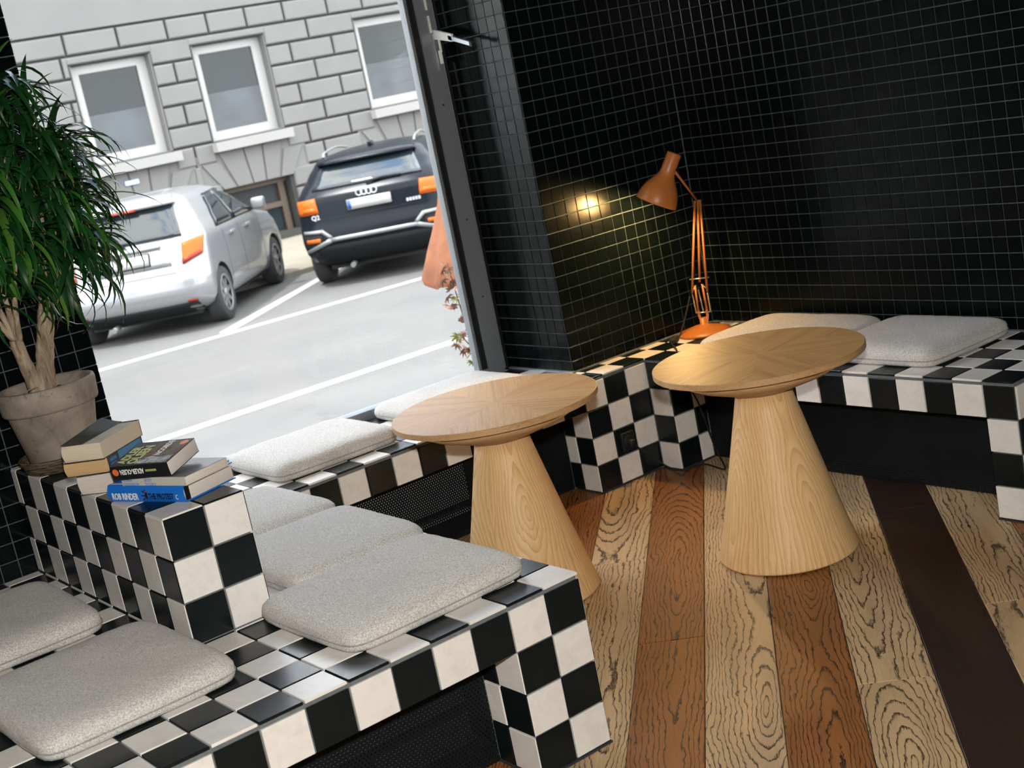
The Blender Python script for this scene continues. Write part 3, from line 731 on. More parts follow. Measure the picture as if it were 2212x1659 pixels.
spine_text(b3, 'ADLER-OLSEN', .0175, .57, .72, 'ink_white', .60, True, .0005)
g = G()
for q_ in range(9):
    g.box((b3[1]*(.60+.021*q_), -.0010, b3[3]*.46), (b3[1]*(.612+.021*q_), -.0004, b3[3]*.62))
g.make('spine_print', 'ink_yellow', b3[0], local=True)
r3, L3, W3, T3, _ = b3
g = G(); g.lathe([(0, 0), (.0085, 0), (.0085, .0006), (0, .0006)], (L3*.08, -.0012, T3*.56), 20, (0, -1, 0), False); g.make('publisher_disc', 'ink_orange', r3, local=True)
cover_text(b3, 'ADLER', .034, .21, .10, 'ink_yellow', math.pi/2, .80, .0012)
cover_text(b3, 'OLSEN', .037, .41, .06, 'ink_yellow', math.pi/2, .80, .0014)
cover_text(b3, 'NCORDE', .023, .69, .36, 'ink_white', math.pi/2, .75, .0006)
kk = N('cover_painting'); cc = kk.coords(0); f1 = kk.noise(cc, 26, 5, .65, 1.5)
kk.set(kk.ramp(f1, [(.30, (.008, .012, .010)), (.44, (.16, .05, .015)), (.54, (.13, .12, .045)), (.64, (.05, .03, .02))]), .6, 0, .3)
g = G(); g.box((L3*.42, W3*.28, T3+.0002), (L3*.985, W3*.96, T3+.0004)); g.make('cover_picture', 'cover_painting', r3, local=True)
kk = N('cover_smoke'); cc = kk.coords(0); f1 = kk.noise(cc, 60, 5, .65, .5); kk.set(kk.ramp(f1, [(.35, (.10, .10, .09)), (.6, (.62, .61, .58))]), .6, 0, .3)
g = G(); g.prism([Vector((L3*u, W3*v, T3+.0003)) for u, v in ((.40, .06), (.97, .03), (.97, .32), (.75, .26), (.58, .33), (.42, .24))], (0, 0, .0003)); g.make('cover_picture_mist', 'cover_smoke', r3, local=True)
g = G(); g.lathe([(0, 0), (.0105, 0), (.0105, .0006), (0, .0006)], (L3*.90, W3*.84, T3+.0003), 20, None, False); g.make('publisher_disc', 'ink_orange', r3, local=True)
# left-hand pile: page edges turned to the camera
def book_l(label, x, y, z, ang, wid, ln, T, cover, pages, tilt=0.0, spine=True):
    r = root('book', label, 'book', W(x, y, z), 'books stacked on the tiled block', math.radians(ang)); wid *= S; ln *= S; T *= S
    r.rotation_euler = (0, tilt, math.radians(ang)); ct = .0007
    # page block bulging a little at the edge towards the viewer
    g = G(); n = 8; vs = []; fs = []
    for i in range(n+1):
        a = -1+2*i/n; sh = .004*a*a
        zz = ct+(T-2*ct)*i/n; vs += [(.001+sh*.6, sh, zz), (wid-.001, sh*.3, zz), (wid-.001, ln-.001, zz), (.001+sh*.6, ln-.001, zz)]
    for i in range(n):
        b = i*4; fs += [(b+j, b+(j+1) % 4, b+4+(j+1) % 4, b+4+j) for j in range(4)]
    fs += [(3, 2, 1, 0), (n*4, n*4+1, n*4+2, n*4+3)]; g.add(vs, fs); fix_normals(g.make('page_block', pages, r, local=True))
    g = G(); g.box((0, -.001, 0), (wid, ln, ct)); g.box((0, -.001 if spine else ln-.01, T-ct), (wid, ln, T)); g.box((wid-ct if spine else 0, -.001 if spine else ln-ct, 0), (wid, ln, T)); g.make('cover', cover, r, local=True)
    return r, wid, ln, T
c1 = book_l('thick paperback at the bottom of the left-hand pile, cream pages outward', -7.12, 9.62, 3.145, -55, 1.5, 2.1, .57, 'cover_grey', 'paper_white')
c2 = book_l('tan-edged paperback with dark blue spine in the middle of the left-hand pile', -7.44, 9.30, 3.735, -48, 1.18, 1.85, .40, 'cover_navy', 'paper_tan')
c3 = book_l('yellowed paperback with curling cover on top of the left-hand pile', -7.50, 8.98, 4.145, -51, 1.08, 1.90, .40, 'cover_olive', 'paper_cream', 0.0, False)
r2, wd2, ln2, T2 = c2
g = G(); g.box((wd2, ln2*.30, .002), (wd2+.0005, ln2*.96, T2-.003)); g.make('spine_band', 'ink_cyan', r2, local=True)
me = text_mesh('HÅKAN\nNESSER', .0125, 'ink_cyan', .0005, .75)
o = bpy.data.objects.new('lettering', me); COL.objects.link(o); o.parent = r2; o.location = (wd2+.0008, ln2*.05, T2*.52)
o.rotation_euler = Matrix(((0, 0, 1), (1, 0, 0), (0, 1, 0))).to_euler()
me = text_mesh('MUNC', .010, 'ink_white', 0, .8); o = bpy.data.objects.new('lettering', me); COL.objects.link(o); o.parent = r2; o.location = (wd2+.0010, ln2*.36, T2*.25)
o.rotation_euler = Matrix(((0, 0, 1), (1, 0, 0), (0, 1, 0))).to_euler()
r3b, wd3, ln3, T3b = c3
g = G(); n = 10; vs = []; fs = []                      # the lifted cover leaf
for i in range(n+1):
    s_ = i/n; x = wd3*(.55-.55*s_*.99); zz = T3b+.0006+.020*s_**2.0
    vs += [(x, .004, zz*.0+T3b+.0006+.002*s_**2), (x, ln3+.004+.012*s_, T3b+.0008+.014*s_**1.6)]
for i in range(n): fs.append((2*i, 2*i+1, 2*i+3, 2*i+2))
g.add(vs, fs, True); o = g.make('lifted_cover', 'cover_olive', r3b, local=True)
m_ = o.modifiers.new('thick', 'SOLIDIFY'); m_.thickness = .0006
# ------------------------------------------------------------------ potted plant
kk = N('clay'); cc = kk.coords(0); a_ = kk.noise(cc, 9, 6, .65, .8); b_ = kk.noise(cc, 40, 4, .6)
col = kk.ramp(a_, [(.30, (.155, .125, .10)), (.52, (.265, .225, .185)), (.72, (.36, .315, .265))])
kk.set(kk.mix(kk.math('MULTIPLY', kk.math('LESS_THAN', b_, .36), .45), col, (.10, .085, .06)), .9, 0, .15); kk.bump(b_, .12, .004)
kk = N('saucer_clay'); cc = kk.coords(0, (1, 1, 9)); kk.set(kk.ramp(kk.noise(cc, 30, 5, .7), [(.38, (.035, .026, .016)), (.62, (.19, .15, .105))]), .9, 0, .1)
plain('soil', (.022, .014, .010), .95, var=.5, vscale=60, bump=.8, bscale=120)
kk = N('bark'); cc = kk.coords(0, (1, 1, .18)); f1 = kk.noise(cc, 60, 5, .7, .6)
kk.set(kk.ramp(f1, [(.30, (.11, .075, .045)), (.50, (.33, .255, .18)), (.70, (.50, .42, .32))]), .85, 0, .15); kk.bump(f1, .5, .006)
kk = N('leaf'); t_ = kk.n('ShaderNodeTexCoord'); s_ = kk.n('ShaderNodeSeparateXYZ'); kk.l(t_.outputs['UV'], s_.inputs[0])
oi = kk.n('ShaderNodeObjectInfo'); st_ = kk.noise(kk.coords(11, (.3, 1, 1)), 90, 2)
g1 = kk.ramp(oi.outputs['Random'], [(0, (.008, .045, .010)), (.6, (.014, .085, .014)), (.93, (.05, .17, .02)), (1, (.10, .20, .03))])
tipf = kk.math('MULTIPLY', kk.math('SUBTRACT', s_.outputs[0], .95), 25.0, clamp=True)
kk.set(kk.mix(tipf, kk.mix(kk.math('MULTIPLY', st_, .35), g1, (.004, .028, .008)), (.36, .20, .09)), .42, 0, .28)
kk.b.inputs['Subsurface Weight'].default_value = 0
plain('leaf_dry', (.55, .38, .22), .7)
pl = root('potted_plant', 'narrow-leaved green house plant in a weathered clay pot before the black column', 'plant', W(-6.0, 13.65, 3.145)); pc = WL[pl]
g = G(); g.lathe([(0, 0), (.100, 0), (.106, .004), (.112, .024), (.118, .034), (.119, .039), (.114, .040), (.108, .031), (.100, .012), (0, .010)], pc, 64); g.make('saucer', 'saucer_clay', pl, pc)
g = G(); g.lathe([(0, .0), (.084, .0), (.087, .004), (.1145, .148), (.1145, .150), (.1235, .152), (.1265, .158), (.1295, .206), (.1275, .214), (.1215, .216), (.115, .209), (.112, .185), (.108, .180)], pc+Vector((0, 0, .011)), 96); pot = g.make('pot', 'clay', pl, pc)
g = G(); vs = []; fs = []; n = 26; rr = random.Random(3)
for j in range(6):
    for i in range(n):
        a = 2*math.pi*i/n; r = .111*j/5; vs.append(pc+Vector((r*math.cos(a), r*math.sin(a), .193+rr.uniform(-.004, .006)-.006*(j == 5))))
for j in range(5):
    for i in range(n): fs.append((j*n+i, (j+1)*n+i, (j+1)*n+(i+1) % n, j*n+(i+1) % n))
g.add(vs, fs); g.make('soil', 'soil', pl, pc)
g = G()
for i in range(40):                                     # bark chips
    a = rr.uniform(0, 6.28); r = rr.uniform(.03, .1); c = pc+Vector((r*math.cos(a), r*math.sin(a), .197)); u = Vector((rr.uniform(-1, 1), rr.uniform(-1, 1), rr.uniform(-.3, .8))).normalized()*.010; v = Vector((rr.uniform(-1, 1), rr.uniform(-1, 1), .2)).normalized()*.006
    g.add([c-u-v, c+u-v, c+u+v, c-u+v, c+Vector((0, 0, .005))], [(0, 1, 4), (1, 2, 4), (2, 3, 4), (3, 0, 4), (0, 3, 2, 1)])
tag(g.make('bark_chips', 'soil', pl, pc), kind='stuff')
def knob_tube(pts, rads, seed, n=14):
    r2 = random.Random(seed); ps = smooth_path(pts, 6); m = len(ps); R = []
    for i in range(m):
        f = i/(m-1)*(len(rads)-1); j = min(int(f), len(rads)-2); R.append((rads[j]*(1-f+j)+rads[j+1]*(f-j))*(1+r2.uniform(-.06, .06)))
    return G().tube(ps, R, n)
U = W
knob_tube([U(-6.1, 13.6, 4.95), U(-5.95, 13.6, 5.6), U(-5.75, 13.55, 6.4), U(-5.52, 13.5, 7.2), U(-5.35, 13.5, 7.75)], [.034, .026, .023, .022, .021], 1).make('trunk', 'bark', pl, pc)
knob_tube([U(-6.15, 13.62, 4.95), U(-6.28, 13.6, 5.6), U(-6.42, 13.5, 6.2), U(-6.5, 13.45, 6.75)], [.030, .021, .018, .016], 2).make('trunk', 'bark', pl, pc)
canes = [   # base, tip
    ((-5.5, 13.5, 7.3), (-5.0, 13.35, 9.8), (-4.75, 13.3, 11.9)), ((-5.4, 13.45, 7.6), (-4.75, 13.3, 9.4), (-4.3, 13.2, 11.1)),
    ((-5.45, 13.55, 7.5), (-5.55, 13.5, 10.4), (-5.35, 13.4, 13.1)), ((-6.45, 13.45, 6.5), (-6.5, 13.2, 8.6), (-6.2, 13.0, 11.0)),
    ((-6.45, 13.45, 6.6), (-7.0, 13.4, 9.2), (-7.0, 13.3, 12.2)), ((-5.35, 13.4, 7.6), (-5.0, 13.0, 8.8), (-4.9, 12.8, 10.3)),
    ((-5.35, 13.5, 7.5), (-4.6, 13.35, 8.4), (-4.2, 13.3, 9.9)), ((-6.4, 13.4, 6.7), (-6.4, 12.9, 7.8), (-6.1, 12.6, 9.1)),
    ((-5.4, 13.6, 7.4), (-5.3, 13.9, 8.3), (-5.2, 14.0, 9.4)), ((-6.5, 13.5, 6.7), (-7.2, 13.3, 8.2), (-7.3, 13.2, 9.8)),
    ((-5.4, 13.5, 7.5), (-4.9, 13.2, 8.0), (-4.5, 13.0, 8.7))]
for i, c in enumerate(canes): knob_tube([U(*q) for q in c], [.0085, .007, .0055], 10+i, 8).make('cane', 'bark', pl, pc)
def leaf_mesh(L, wd, th0, droop, seed):
    r2 = random.Random(seed); n = 9; x = z = 0.0; vs = []; uv = []; tw = r2.uniform(-.5, .5); sw = r2.uniform(-.25, .25)
    ys = 0
    for i in range(n+1):
        s_ = i/n; th = th0 - droop*s_**1.15
        w = wd*max(.03, min(1, (s_+.04)*5)**.6*(1-s_**2.2)**.8); ys = sw*L*s_*s_
        tn = Vector((-math.sin(th), 0, math.cos(th))); side = Vector((0, 1, 0))*math.cos(tw*s_) + tn*math.sin(tw*s_)
        c = Vector((x, ys, z)); fold = tn*w*.30
        vs += [c+side*w+fold, c, c-side*w+fold]; uv += [s_]*3
        x += math.cos(th)*L/n; z += math.sin(th)*L/n
    fs = []
    for i in range(n): fs += [(3*i, 3*i+1, 3*i+4, 3*i+3), (3*i+1, 3*i+2, 3*i+5, 3*i+4)]
    return vs, fs, uv
LV = []
for i in range(14):
    rr2 = random.Random(100+i)
    LV.append(leaf_mesh(rr2.uniform(.15, .24), rr2.uniform(.0080, .0130), math.radians([75, 62, 50, 40, 30, 20, 10, 70, 55, 45, 35, 25, 65, 5][i]), math.radians(rr2.uniform(95, 165) if i % 4 else rr2.uniform(45, 85)), 200+i))
def uvmesh(name, vs, fs, uv, mat):
    g = G().add(vs, fs, True); me = g.mesh(name, mat); lay = me.uv_layers.new()
    for lp_ in me.loops: lay.data[lp_.index].uv = (uv[lp_.vertex_index], .5)
    return me
LM = [uvmesh('leaf', *lv, 'leaf') for lv in LV]
rl = random.Random(77); leaves = []
for ci, c in enumerate(canes):
    pth = smooth_path([U(*q) for q in c], 10); m = len(pth)
    for q in range(78):
        f = 1 - abs(rl.gauss(0, .26)) if q > 16 else 1 - rl.uniform(0, .05)
        f = max(.30, f); p = pth[min(m-1, int(f*(m-1)))]
        az = rl.uniform(-math.pi, math.pi)
        if math.sin(az) > .55: az = -az                     # leaves turn away from the wall behind
        leaves.append((p, az, rl.randrange(14), rl.gauss(.05, .35) - (1-f)*.8, rl.uniform(.8, 1.15)))
rl.shuffle(leaves); rest = G(); ruv = []
leaves.sort(key=lambda q: (q[0]-CAMP).length - .1*math.cos(q[1]+.6))
for i, (p, az, v, pit, sc) in enumerate(leaves):
    Mx = Matrix.Rotation(az, 3, 'Z') @ Matrix.Rotation(-pit, 3, 'Y')
    if i < 300:
        o = link('leaf', LM[v], pl, p, Mx.to_euler(), (sc, sc, sc))
    else:
        vs, fs, uv = LV[v]; rest.add([p + Mx @ (q*sc) for q in vs], fs, True); ruv += uv
me = rest.mesh('leaf_mass', 'leaf', pc); lay = me.uv_layers.new()
for lp_ in me.loops: lay.data[lp_.index].uv = (ruv[lp_.vertex_index], .5)
o = bpy.data.objects.new('leaf_mass', me); COL.objects.link(o); o.parent = pl; tag(o, kind='stuff')
# a fallen dry leaf on the soil
vs, fs, uv = leaf_mesh(.12, .006, .1, .25, 5); o = link('dry_leaf', uvmesh('dry_leaf', vs, fs, uv, 'leaf_dry'), pl, pc+Vector((-.10, -.07, .222)), (0, 0, .45))

# ------------------------------------------------------------------ outside: street
kk = N('asphalt'); cc = kk.coords(0); a_ = kk.noise(cc, .8, 4); b_ = kk.noise(cc, 60, 3)
kk.set(kk.mix(kk.math('MULTIPLY', b_, .25), kk.ramp(a_, [(.35, (.078, .077, .0745)), (.65, (.0915, .0905, .0865))]), (.055, .055, .055)), .9, 0, .2); kk.bump(b_, .15, .01)
plain('road_paint', (0.2785, 0.2724, 0.2664), .8, var=.05, vscale=30)
plain('pavement', (0.1453, 0.1302, 0.0999), .9, var=.12, vscale=3)
ZS = -9.7
struct(G().ubox(-400, 600, 20.9, 420, ZS-2, ZS).make('street', 'asphalt'))
struct(G().ubox(-400, 600, 143, 200, ZS-1, -9.05).make('pavement', 'pavement'))
def line(p, q, w, label):
    p = Vector(p); q = Vector(q); d = (q-p).normalized()*1.0; n_ = Vector((-d.y, d.x))*w/2
    g = G(); g.prism([W(*(p-n_), ZS+.01), W(*(q-n_), ZS+.01), W(*(q+n_), ZS+.01), W(*(p+n_), ZS+.01)], (0, 0, .003))
    tag(g.make('road_marking', 'road_paint'), label, 'road marking')
line((-60, 117.5), (140, 106.2), 1.5, 'long white line on the street beside the parked cars')
line((-60, 71.6), (140, 73.9), 1.5, 'long white line on the street nearest the window')
line((44.0, 113.25), (80, 145), 1.5, 'slanting white parking bay line between the two cars')

# ------------------------------------------------------------------ facade across the street (measured on a plane at y = 170, stands at 190)
KF = (190+23.856)/(170+23.856)
def F(x, z, dy=0.0): return W(-17.439+(x+17.439)*KF, 190+dy, 11.016+(z-11.016)*KF)
plain('stucco', (0.1165, 0.1156, 0.1119), .9, var=.05, vscale=1.5, bump=.15, bscale=30)
plain('stucco_joint', (0.0326, 0.0313, 0.028), .95)
plain('window_white', (0.2785, 0.2724, 0.2633), .5)
plain('sill_stone', (0.1997, 0.1967, 0.1876), .8)
plain('brown_wood', (.055, .035, .022), .6)
plain('room_dark', (.012, .016, .02), .8); plain('curtain', (0.0726, 0.0787, 0.0847), .9, var=.15, vscale=2)
kk = N('facade_glass'); kk.set((.008, .014, .018), .03, 0, .28)
fb = root('apartment_building', 'grey rusticated stone building across the street with white-framed windows', 'building', F(85, -9.1))
def fbox(g, x0, x1, z0, z1, d0, d1): a = F(x0, z0); b = F(x1, z1); return g.box((a.x, (190+d0)*S, a.z), (b.x, (190+d1)*S, b.z))
OPEN = [(56.4, 68.3), (74.8, 86.7), (102.5, 114.5), (28.5, 40.4)]
g = G(); xs = [-40]
for a, b in sorted(OPEN):
    fbox(g, xs[-1], a, 9, 22.9, .6, 6); xs.append(b)
fbox(g, xs[-1], 190, 9, 22.9, .6, 6); fbox(g, -40, 190, 22.9, 70, .6, 6)
fbox(g, -40, 75, -9.3, 9, .6, 6); fbox(g, 86, 190, -9.3, 9, .6, 6); fbox(g, 75, 86, 1.9, 9, .6, 6); fbox(g, 75, 86, -9.3, -6.1, .6, 6)
g.make('wall', 'stucco_joint', fb)
g = G(); fbox(g, -40, 190, 27.45, 70, 0, .6); g.make('plain_band', 'stucco', fb)
nb = root('reflection_blocker', 'plain dark building farther along the street, beyond the side street', 'building', W(-230, 190, -9.7))
G().ubox(-420, -142, 190, 204, ZS, 130).make('wall', 'stucco_joint', nb)  # unseen block, added to cut the sky from the right wall's reflections
def block(x0, x1, z0, z1, j=.17):
    a = F(x0+j, z0+j); b = F(x1-j, z1-j); y0 = 19.0+random.uniform(-.004, .004); c = .018
    g = G(); r = lambda X0, X1, Z0, Z1, y: [(X0, y, Z0), (X1, y, Z0), (X1, y, Z1), (X0, y, Z1)]
    g.add(r(a.x, b.x, a.z, b.z, 19.06)+r(a.x, b.x, a.z, b.z, y0+c)+r(a.x+c, b.x-c, a.z+c, b.z-c, y0), [(8, 9, 10, 11)]+[(q+i, q+(i+1) % 4, q+4+(i+1) % 4, q+4+i) for q in (0, 4) for i in range(4)])
    g.make('stone_block', 'stucco', fb)
Z_ = [27.25-3.03*k for k in range(13)]
def course(zi, x0, x1, js):
    e = [x0]+[j for j in js if x0+.8 < j < x1-.8]+[x1]
    for a, b in zip(e[:-1], e[1:]): block(a, b, Z_[zi+1], Z_[zi])
course(0, 28, 150, [34.6, 42, 49.2, 56.47, 64.24, 71.7, 78.15, 84.45, 90.84, 98.47, 104.8, 112, 119, 126, 133, 140])
piers = [(40.4, 56.4), (68.3, 74.8), (86.7, 102.5), (114.5, 135)]
for zi in range(1, 7):
    for a, b in piers:
        if b-a < 8: js = [(a+b)/2] if zi % 2 == 0 else []
        else: js = [a+(4 if zi % 2 == 0 else 7.6)+7.4*q for q in range(4)]
        z1 = Z_[zi]; z0 = Z_[zi+1]
        course(zi, a, b, js)
for a, b in OPEN:                                  # lintel block over each window
    block(a-.5, b+.5, 22.9, Z_[1]-.0)
def vouss(x0):
    tops = [0, 3.4, 6.6, 9.8]; t0 = [x0-2.8, x0+.2, x0+4.3, x0+7.5, x0+10.8, x0+14.2]; b0 = [x0-.2, x0+2.1, x0+4.8, x0+7.0, x0+9.4, x0+11.8]
    for q in range(5):
        z1 = 6.0 if q in (0, 4) else 7.3
        poly = [F(b0[q]+.15, 2.05), F(b0[q+1]-.15, 2.05), F(t0[q+1]-.15, z1), F(t0[q]+.15, z1)]
        G().prism(poly, (0, .06, 0)).make('voussoir', 'stucco', fb)
for x0 in (56.4, 74.8, 102.5):
    vouss(x0); g = G(); fbox(g, x0-3.3, x0+14.8, 2.0, 7.4, .28, .6); g.make('arch_bed', 'stucco', fb)
for zi, zz in ((7, 0), (8, 0), (9, 0), (10, 0), (11, 0)):
    for a, b in ((28, 53.4), (71, 72.0), (89.2, 99.6), (117, 135)) if zi < 8 else ((28, 74.6), (86.4, 135)):
        if b-a < 2: block(a-.3, b, Z_[zi+1], Z_[zi]); continue
        course(zi, a, b, [a+(3.6 if zi % 2 else 7.2)+7.3*q for q in range(10)])
for wi, (a, b) in enumerate(OPEN):
    x0, x1 = a+.05, b-.05
    wo_ = G(); fbox(wo_, x0, x0+1.6, 9.1, 22.8, 2.0, 2.8); fbox(wo_, x1-1.5, x1, 9.1, 22.8, 2.0, 2.8); fbox(wo_, x0+1.6, x1-1.5, 9.1, 10.4, 2.0, 2.8); fbox(wo_, x0+1.6, x1-1.5, 21.7, 22.8, 2.0, 2.8)
    fr_ = wo_.make('window', 'window_white', fb)
    g = G(); fbox(g, x0+1.5, x1-1.4, 10.3, 21.8, 2.3, 2.4); g.make('pane', 'facade_glass', fr_)
    g = G(); fbox(g, x0+1.55, x1-1.45, 10.35, 15.9, 2.22, 2.28); g.make('frosted_film', 'curtain', fr_)
    g = G(); fbox(g, a, b, 9, 9.15, .6, 6); fbox(g, b-.12, b, 9, 22.9, .1, 4); fbox(g, a, a+.12, 9, 22.9, .1, 4); g.make('reveal', 'stucco', fr_)
    g = G(); fbox(g, a-.4, b+.6, 7.5, 8.85, -1.6, 3); g.make('window_sill', 'sill_stone', fb)
g = G(); fbox(g, 75, 86, -6.1, 1.9, 3.0, 3.2); cw = g.make('cellar_window', 'room_dark', fb)
g = G(); fbox(g, 75, 84.4, -2.4, -1.6, 2.2, 3); fbox(g, 84.4, 85.4, -6.1, 1.2, 2.2, 3); fbox(g, 75, 86, 1.2, 1.9, 2.2, 3); g.make('cellar_frame', 'brown_wood', cw)
g = G(); fbox(g, 75.2, 84.4, -5.8, -2.5, 2.8, 2.9); g.make('cellar_pane', 'facade_glass', cw)
g = G(); fbox(g, 60, 62.0, 5.6, 6.2, -.3, 0); plain('street_plate', (.35, .55, .80), .4); g.make('wall_plate', 'street_plate', fb)
# ------------------------------------------------------------------ parked cars (local axes: x forward, y left, z up, origin on the ground under the rear axle)
plain('silver_paint', (0.1635, 0.1664, 0.1725), .34, .25, .5, .8); plain('black_paint', (.0035, .005, .008), .25, 0, .12)
plain('tyre', (.012, .012, .013), .8); plain('alloy', (0.1574, 0.1604, 0.1635), .4, .5); plain('car_plastic', (.008, .0085, .0095), .7, 0, .12); plain('chrome', (.34, .345, .35), .4, .2)
plain('tail_lamp', (0.3147, 0.0636, 0.0036), .3, 0, .2); plain('tail_lamp_red', (0.1331, 0.0109, 0.0048), .3, 0, .2); plain('plate_white', (0.2542, 0.2542, 0.2482), .4); plain('plate_blue', (0.0036, 0.0364, 0.1816), .4)
plain('satin_silver', (0.1574, 0.1604, 0.1635), .4, .4); plain('under_black', (.006, .006, .006), .9)
kk = N('car_glass'); kk.set((.010, .015, .018), .02, 0, .6)
class Car:
    def __init__(s, root_, table, rx, ry, fx, fy, bulge):
        s.r = root_; s.t = table; s.rx, s.ry, s.fx, s.fy, s.b = rx, ry, fx, fy, bulge
    def at(s, z):
        t = s.t
        if z <= t[0][0]: return t[0][1:]
        for a, b in zip(t[:-1], t[1:]):
            if z <= b[0]:
                f = (z-a[0])/(b[0]-a[0]); f = f*f*(3-2*f)*.5+f*.5
                return tuple(a[i]*(1-f)+b[i]*f for i in (1, 2, 3))
        return t[-1][1:]
    def rear(s, y, z):
        xr, xf, w = s.at(z); y = abs(y); ry = min(s.ry, w*.6); q = max(0, (y-(w-ry))/ry); q = min(q, 1)
        return xr + s.b*(y/w)**2 + s.rx*(1-math.sqrt(max(0, 1-q*q)))
    def side(s, x, z):
        xr, xf, w = s.at(z); L0 = xr+s.b+s.rx; ry = min(s.ry, w*.6)
        if x < L0:
            q = min(1, (L0-x)/s.rx); return w-ry*(1-math.sqrt(max(0, 1-q*q)))
        L1 = xf-s.fx
        if x > L1:
            q = min(1, (x-L1)/s.fx); return w-s.fy*min(1, w/.6)*(1-math.sqrt(max(0, 1-q*q)))
        return w
    def outline(s, z):
        xr, xf, w = s.at(z); ry = min(s.ry, w*.6); pts = []
        for i in range(7): y = (w-ry)*i/6; pts.append((s.rear(y, z), y))
        for i in range(1, 9):
            a = i/8*math.pi/2; y = w-ry+ry*math.sin(a); pts.append((xr+s.b*(y/w)**2+s.rx*(1-math.cos(a)), y))
        x0 = pts[-1][0]; x1 = max(x0+.05, xf-s.fx); fy = s.fy*min(1, w/.6)
        for i in range(1, 15): pts.append((x0+(x1-x0)*i/14, w))
        for i in range(1, 8): a = i/7*math.pi/2; pts.append((x1+(xf-x1)*math.sin(a), w-fy*(1-math.cos(a))))
        for i in range(1, 5): pts.append((xf+.0, (w-fy)*(1-i/4)))
        return pts + [(x, -y) for x, y in pts[-2:0:-1]]
    def body(s, paint, arches):
        zs = []; t = s.t
        for a, b in zip(t[:-1], t[1:]):
            n = max(1, int((b[0]-a[0])/.035)); zs += [a[0]+(b[0]-a[0])*i/n for i in range(n)]
        zs.append(t[-1][0]); g = G(); vs = []; n = None
        for z in zs:
            o = s.outline(z); n = len(o); vs += [(x, y, z) for x, y in o]
        fs = [(i*n+k, i*n+(k+1) % n, (i+1)*n+(k+1) % n, (i+1)*n+k) for i in range(len(zs)-1) for k in range(n)]
        fs += [tuple(range(n))[::-1], tuple((len(zs)-1)*n+k for k in range(n))]
        g.add(vs, fs, True); o = g.make('body', paint, s.r, local=True); fix_normals(o)
        # wheel housings cut out of the body
        cg = G()
        for x, z, r in arches:
            cg.lathe([(r, -2), (r, -.55), (r, .55), (r, 2)][0:1]+[(r, 2)], (x, 0, z), 40, (0, 1, 0), False, (True, True))
        cut = G()
        for x, z, r in arches:
            for sgn in (-1, 1): cut.lathe([(r, 0), (r, .5)], (x, sgn*.62, z), 40, (0, sgn, 0), False, (True, True))
        co = cut.make('cutter', 'under_black'); fix_normals(co); co.matrix_world = Matrix.Identity(4)
        for v, p in zip(co.data.vertices, cut.v): v.co = p
        o.parent = None; o.matrix_world = Matrix.Identity(4)
        o.data.materials.append(MATS['under_black'])
        m = o.modifiers.new('cut', 'BOOLEAN'); m.object = co; m.operation = 'DIFFERENCE'; m.solver = 'EXACT'; m.material_mode = 'TRANSFER'
        bpy.context.view_layer.update(); dg = bpy.context.evaluated_depsgraph_get()
        me = bpy.data.meshes.new_from_object(o.evaluated_get(dg)); o.modifiers.clear(); o.data = me
        bpy.data.objects.remove(co); o.parent = s.r; o.matrix_parent_inverse = Matrix.Identity(4); o.location = (0, 0, 0)
        return o
    def rear_patch(s, name, q, mat, th=.012, n=8, m=5, par=None):
        """q = four (y, z) corners"""
        return s.patch(name, q, mat, lambda a, b: Vector((s.rear(a, b)-th, a, b)), lambda a, b: Vector((s.rear(a, b)+.01, a, b)), n, m, par)
    def side_patch(s, name, q, mat, sg, th=.006, n=10, m=5, par=None):
        return s.patch(name, q, mat, lambda a, b: Vector((a, sg*(s.side(a, b)+th), b)), lambda a, b: Vector((a, sg*(s.side(a, b)-.01), b)), n, m, par)
    def patch(s, name, q, mat, f, fb_, n, m, par):
        vs = []; vb = []
        for j in range(m+1):
            for i in range(n+1):
                u = i/n; v = j/m
                a = (q[0][0]*(1-u)+q[1][0]*u)*(1-v)+(q[3][0]*(1-u)+q[2][0]*u)*v; b = (q[0][1]*(1-u)+q[1][1]*u)*(1-v)+(q[3][1]*(1-u)+q[2][1]*u)*v
                vs.append(f(a, b)); vb.append(fb_(a, b))
        N_ = len(vs); w = n+1; g = G(); fs = [(j*w+i, j*w+i+1, (j+1)*w+i+1, (j+1)*w+i) for j in range(m) for i in range(n)]
        rim = [i for i in range(w)]+[j*w+n for j in range(1, m+1)]+[m*w+i for i in range(n-1, -1, -1)]+[j*w for j in range(m-1, 0, -1)]
        fs2 = [(rim[k], rim[(k+1) % len(rim)], N_+rim[(k+1) % len(rim)], N_+rim[k]) for k in range(len(rim))]
        g.add(vs+vb, fs+fs2, False)
        o = g.make(name, mat, par or s.r, local=True); fix_normals(o)
        for p in o.data.polygons[:len(fs)]: p.use_smooth = True
        return o
    def wheel(s, x, y, r, sg, spokes):
        g = G(); w = .19
        g.lathe([(r*.68, 0), (r*.70, .004), (r*.93, .0), (r*.985, .02), (r, .05), (r, w-.05), (r*.985, w-.02), (r*.9, w), (r*.6, w)], (x, y, r), 48, (0, -sg, 0)); ty = g.make('tyre', 'tyre', s.r, local=True)
        g = G(); g.lathe([(0, .03), (r*.14, .03), (r*.15, .045), (r*.62, .055), (r*.66, .012), (r*.69, .006), (r*.70, .012)], (x, y, r), 48, (0, -sg, 0)); g.make('wheel_disc', 'car_plastic', ty, local=True)
        g = G()
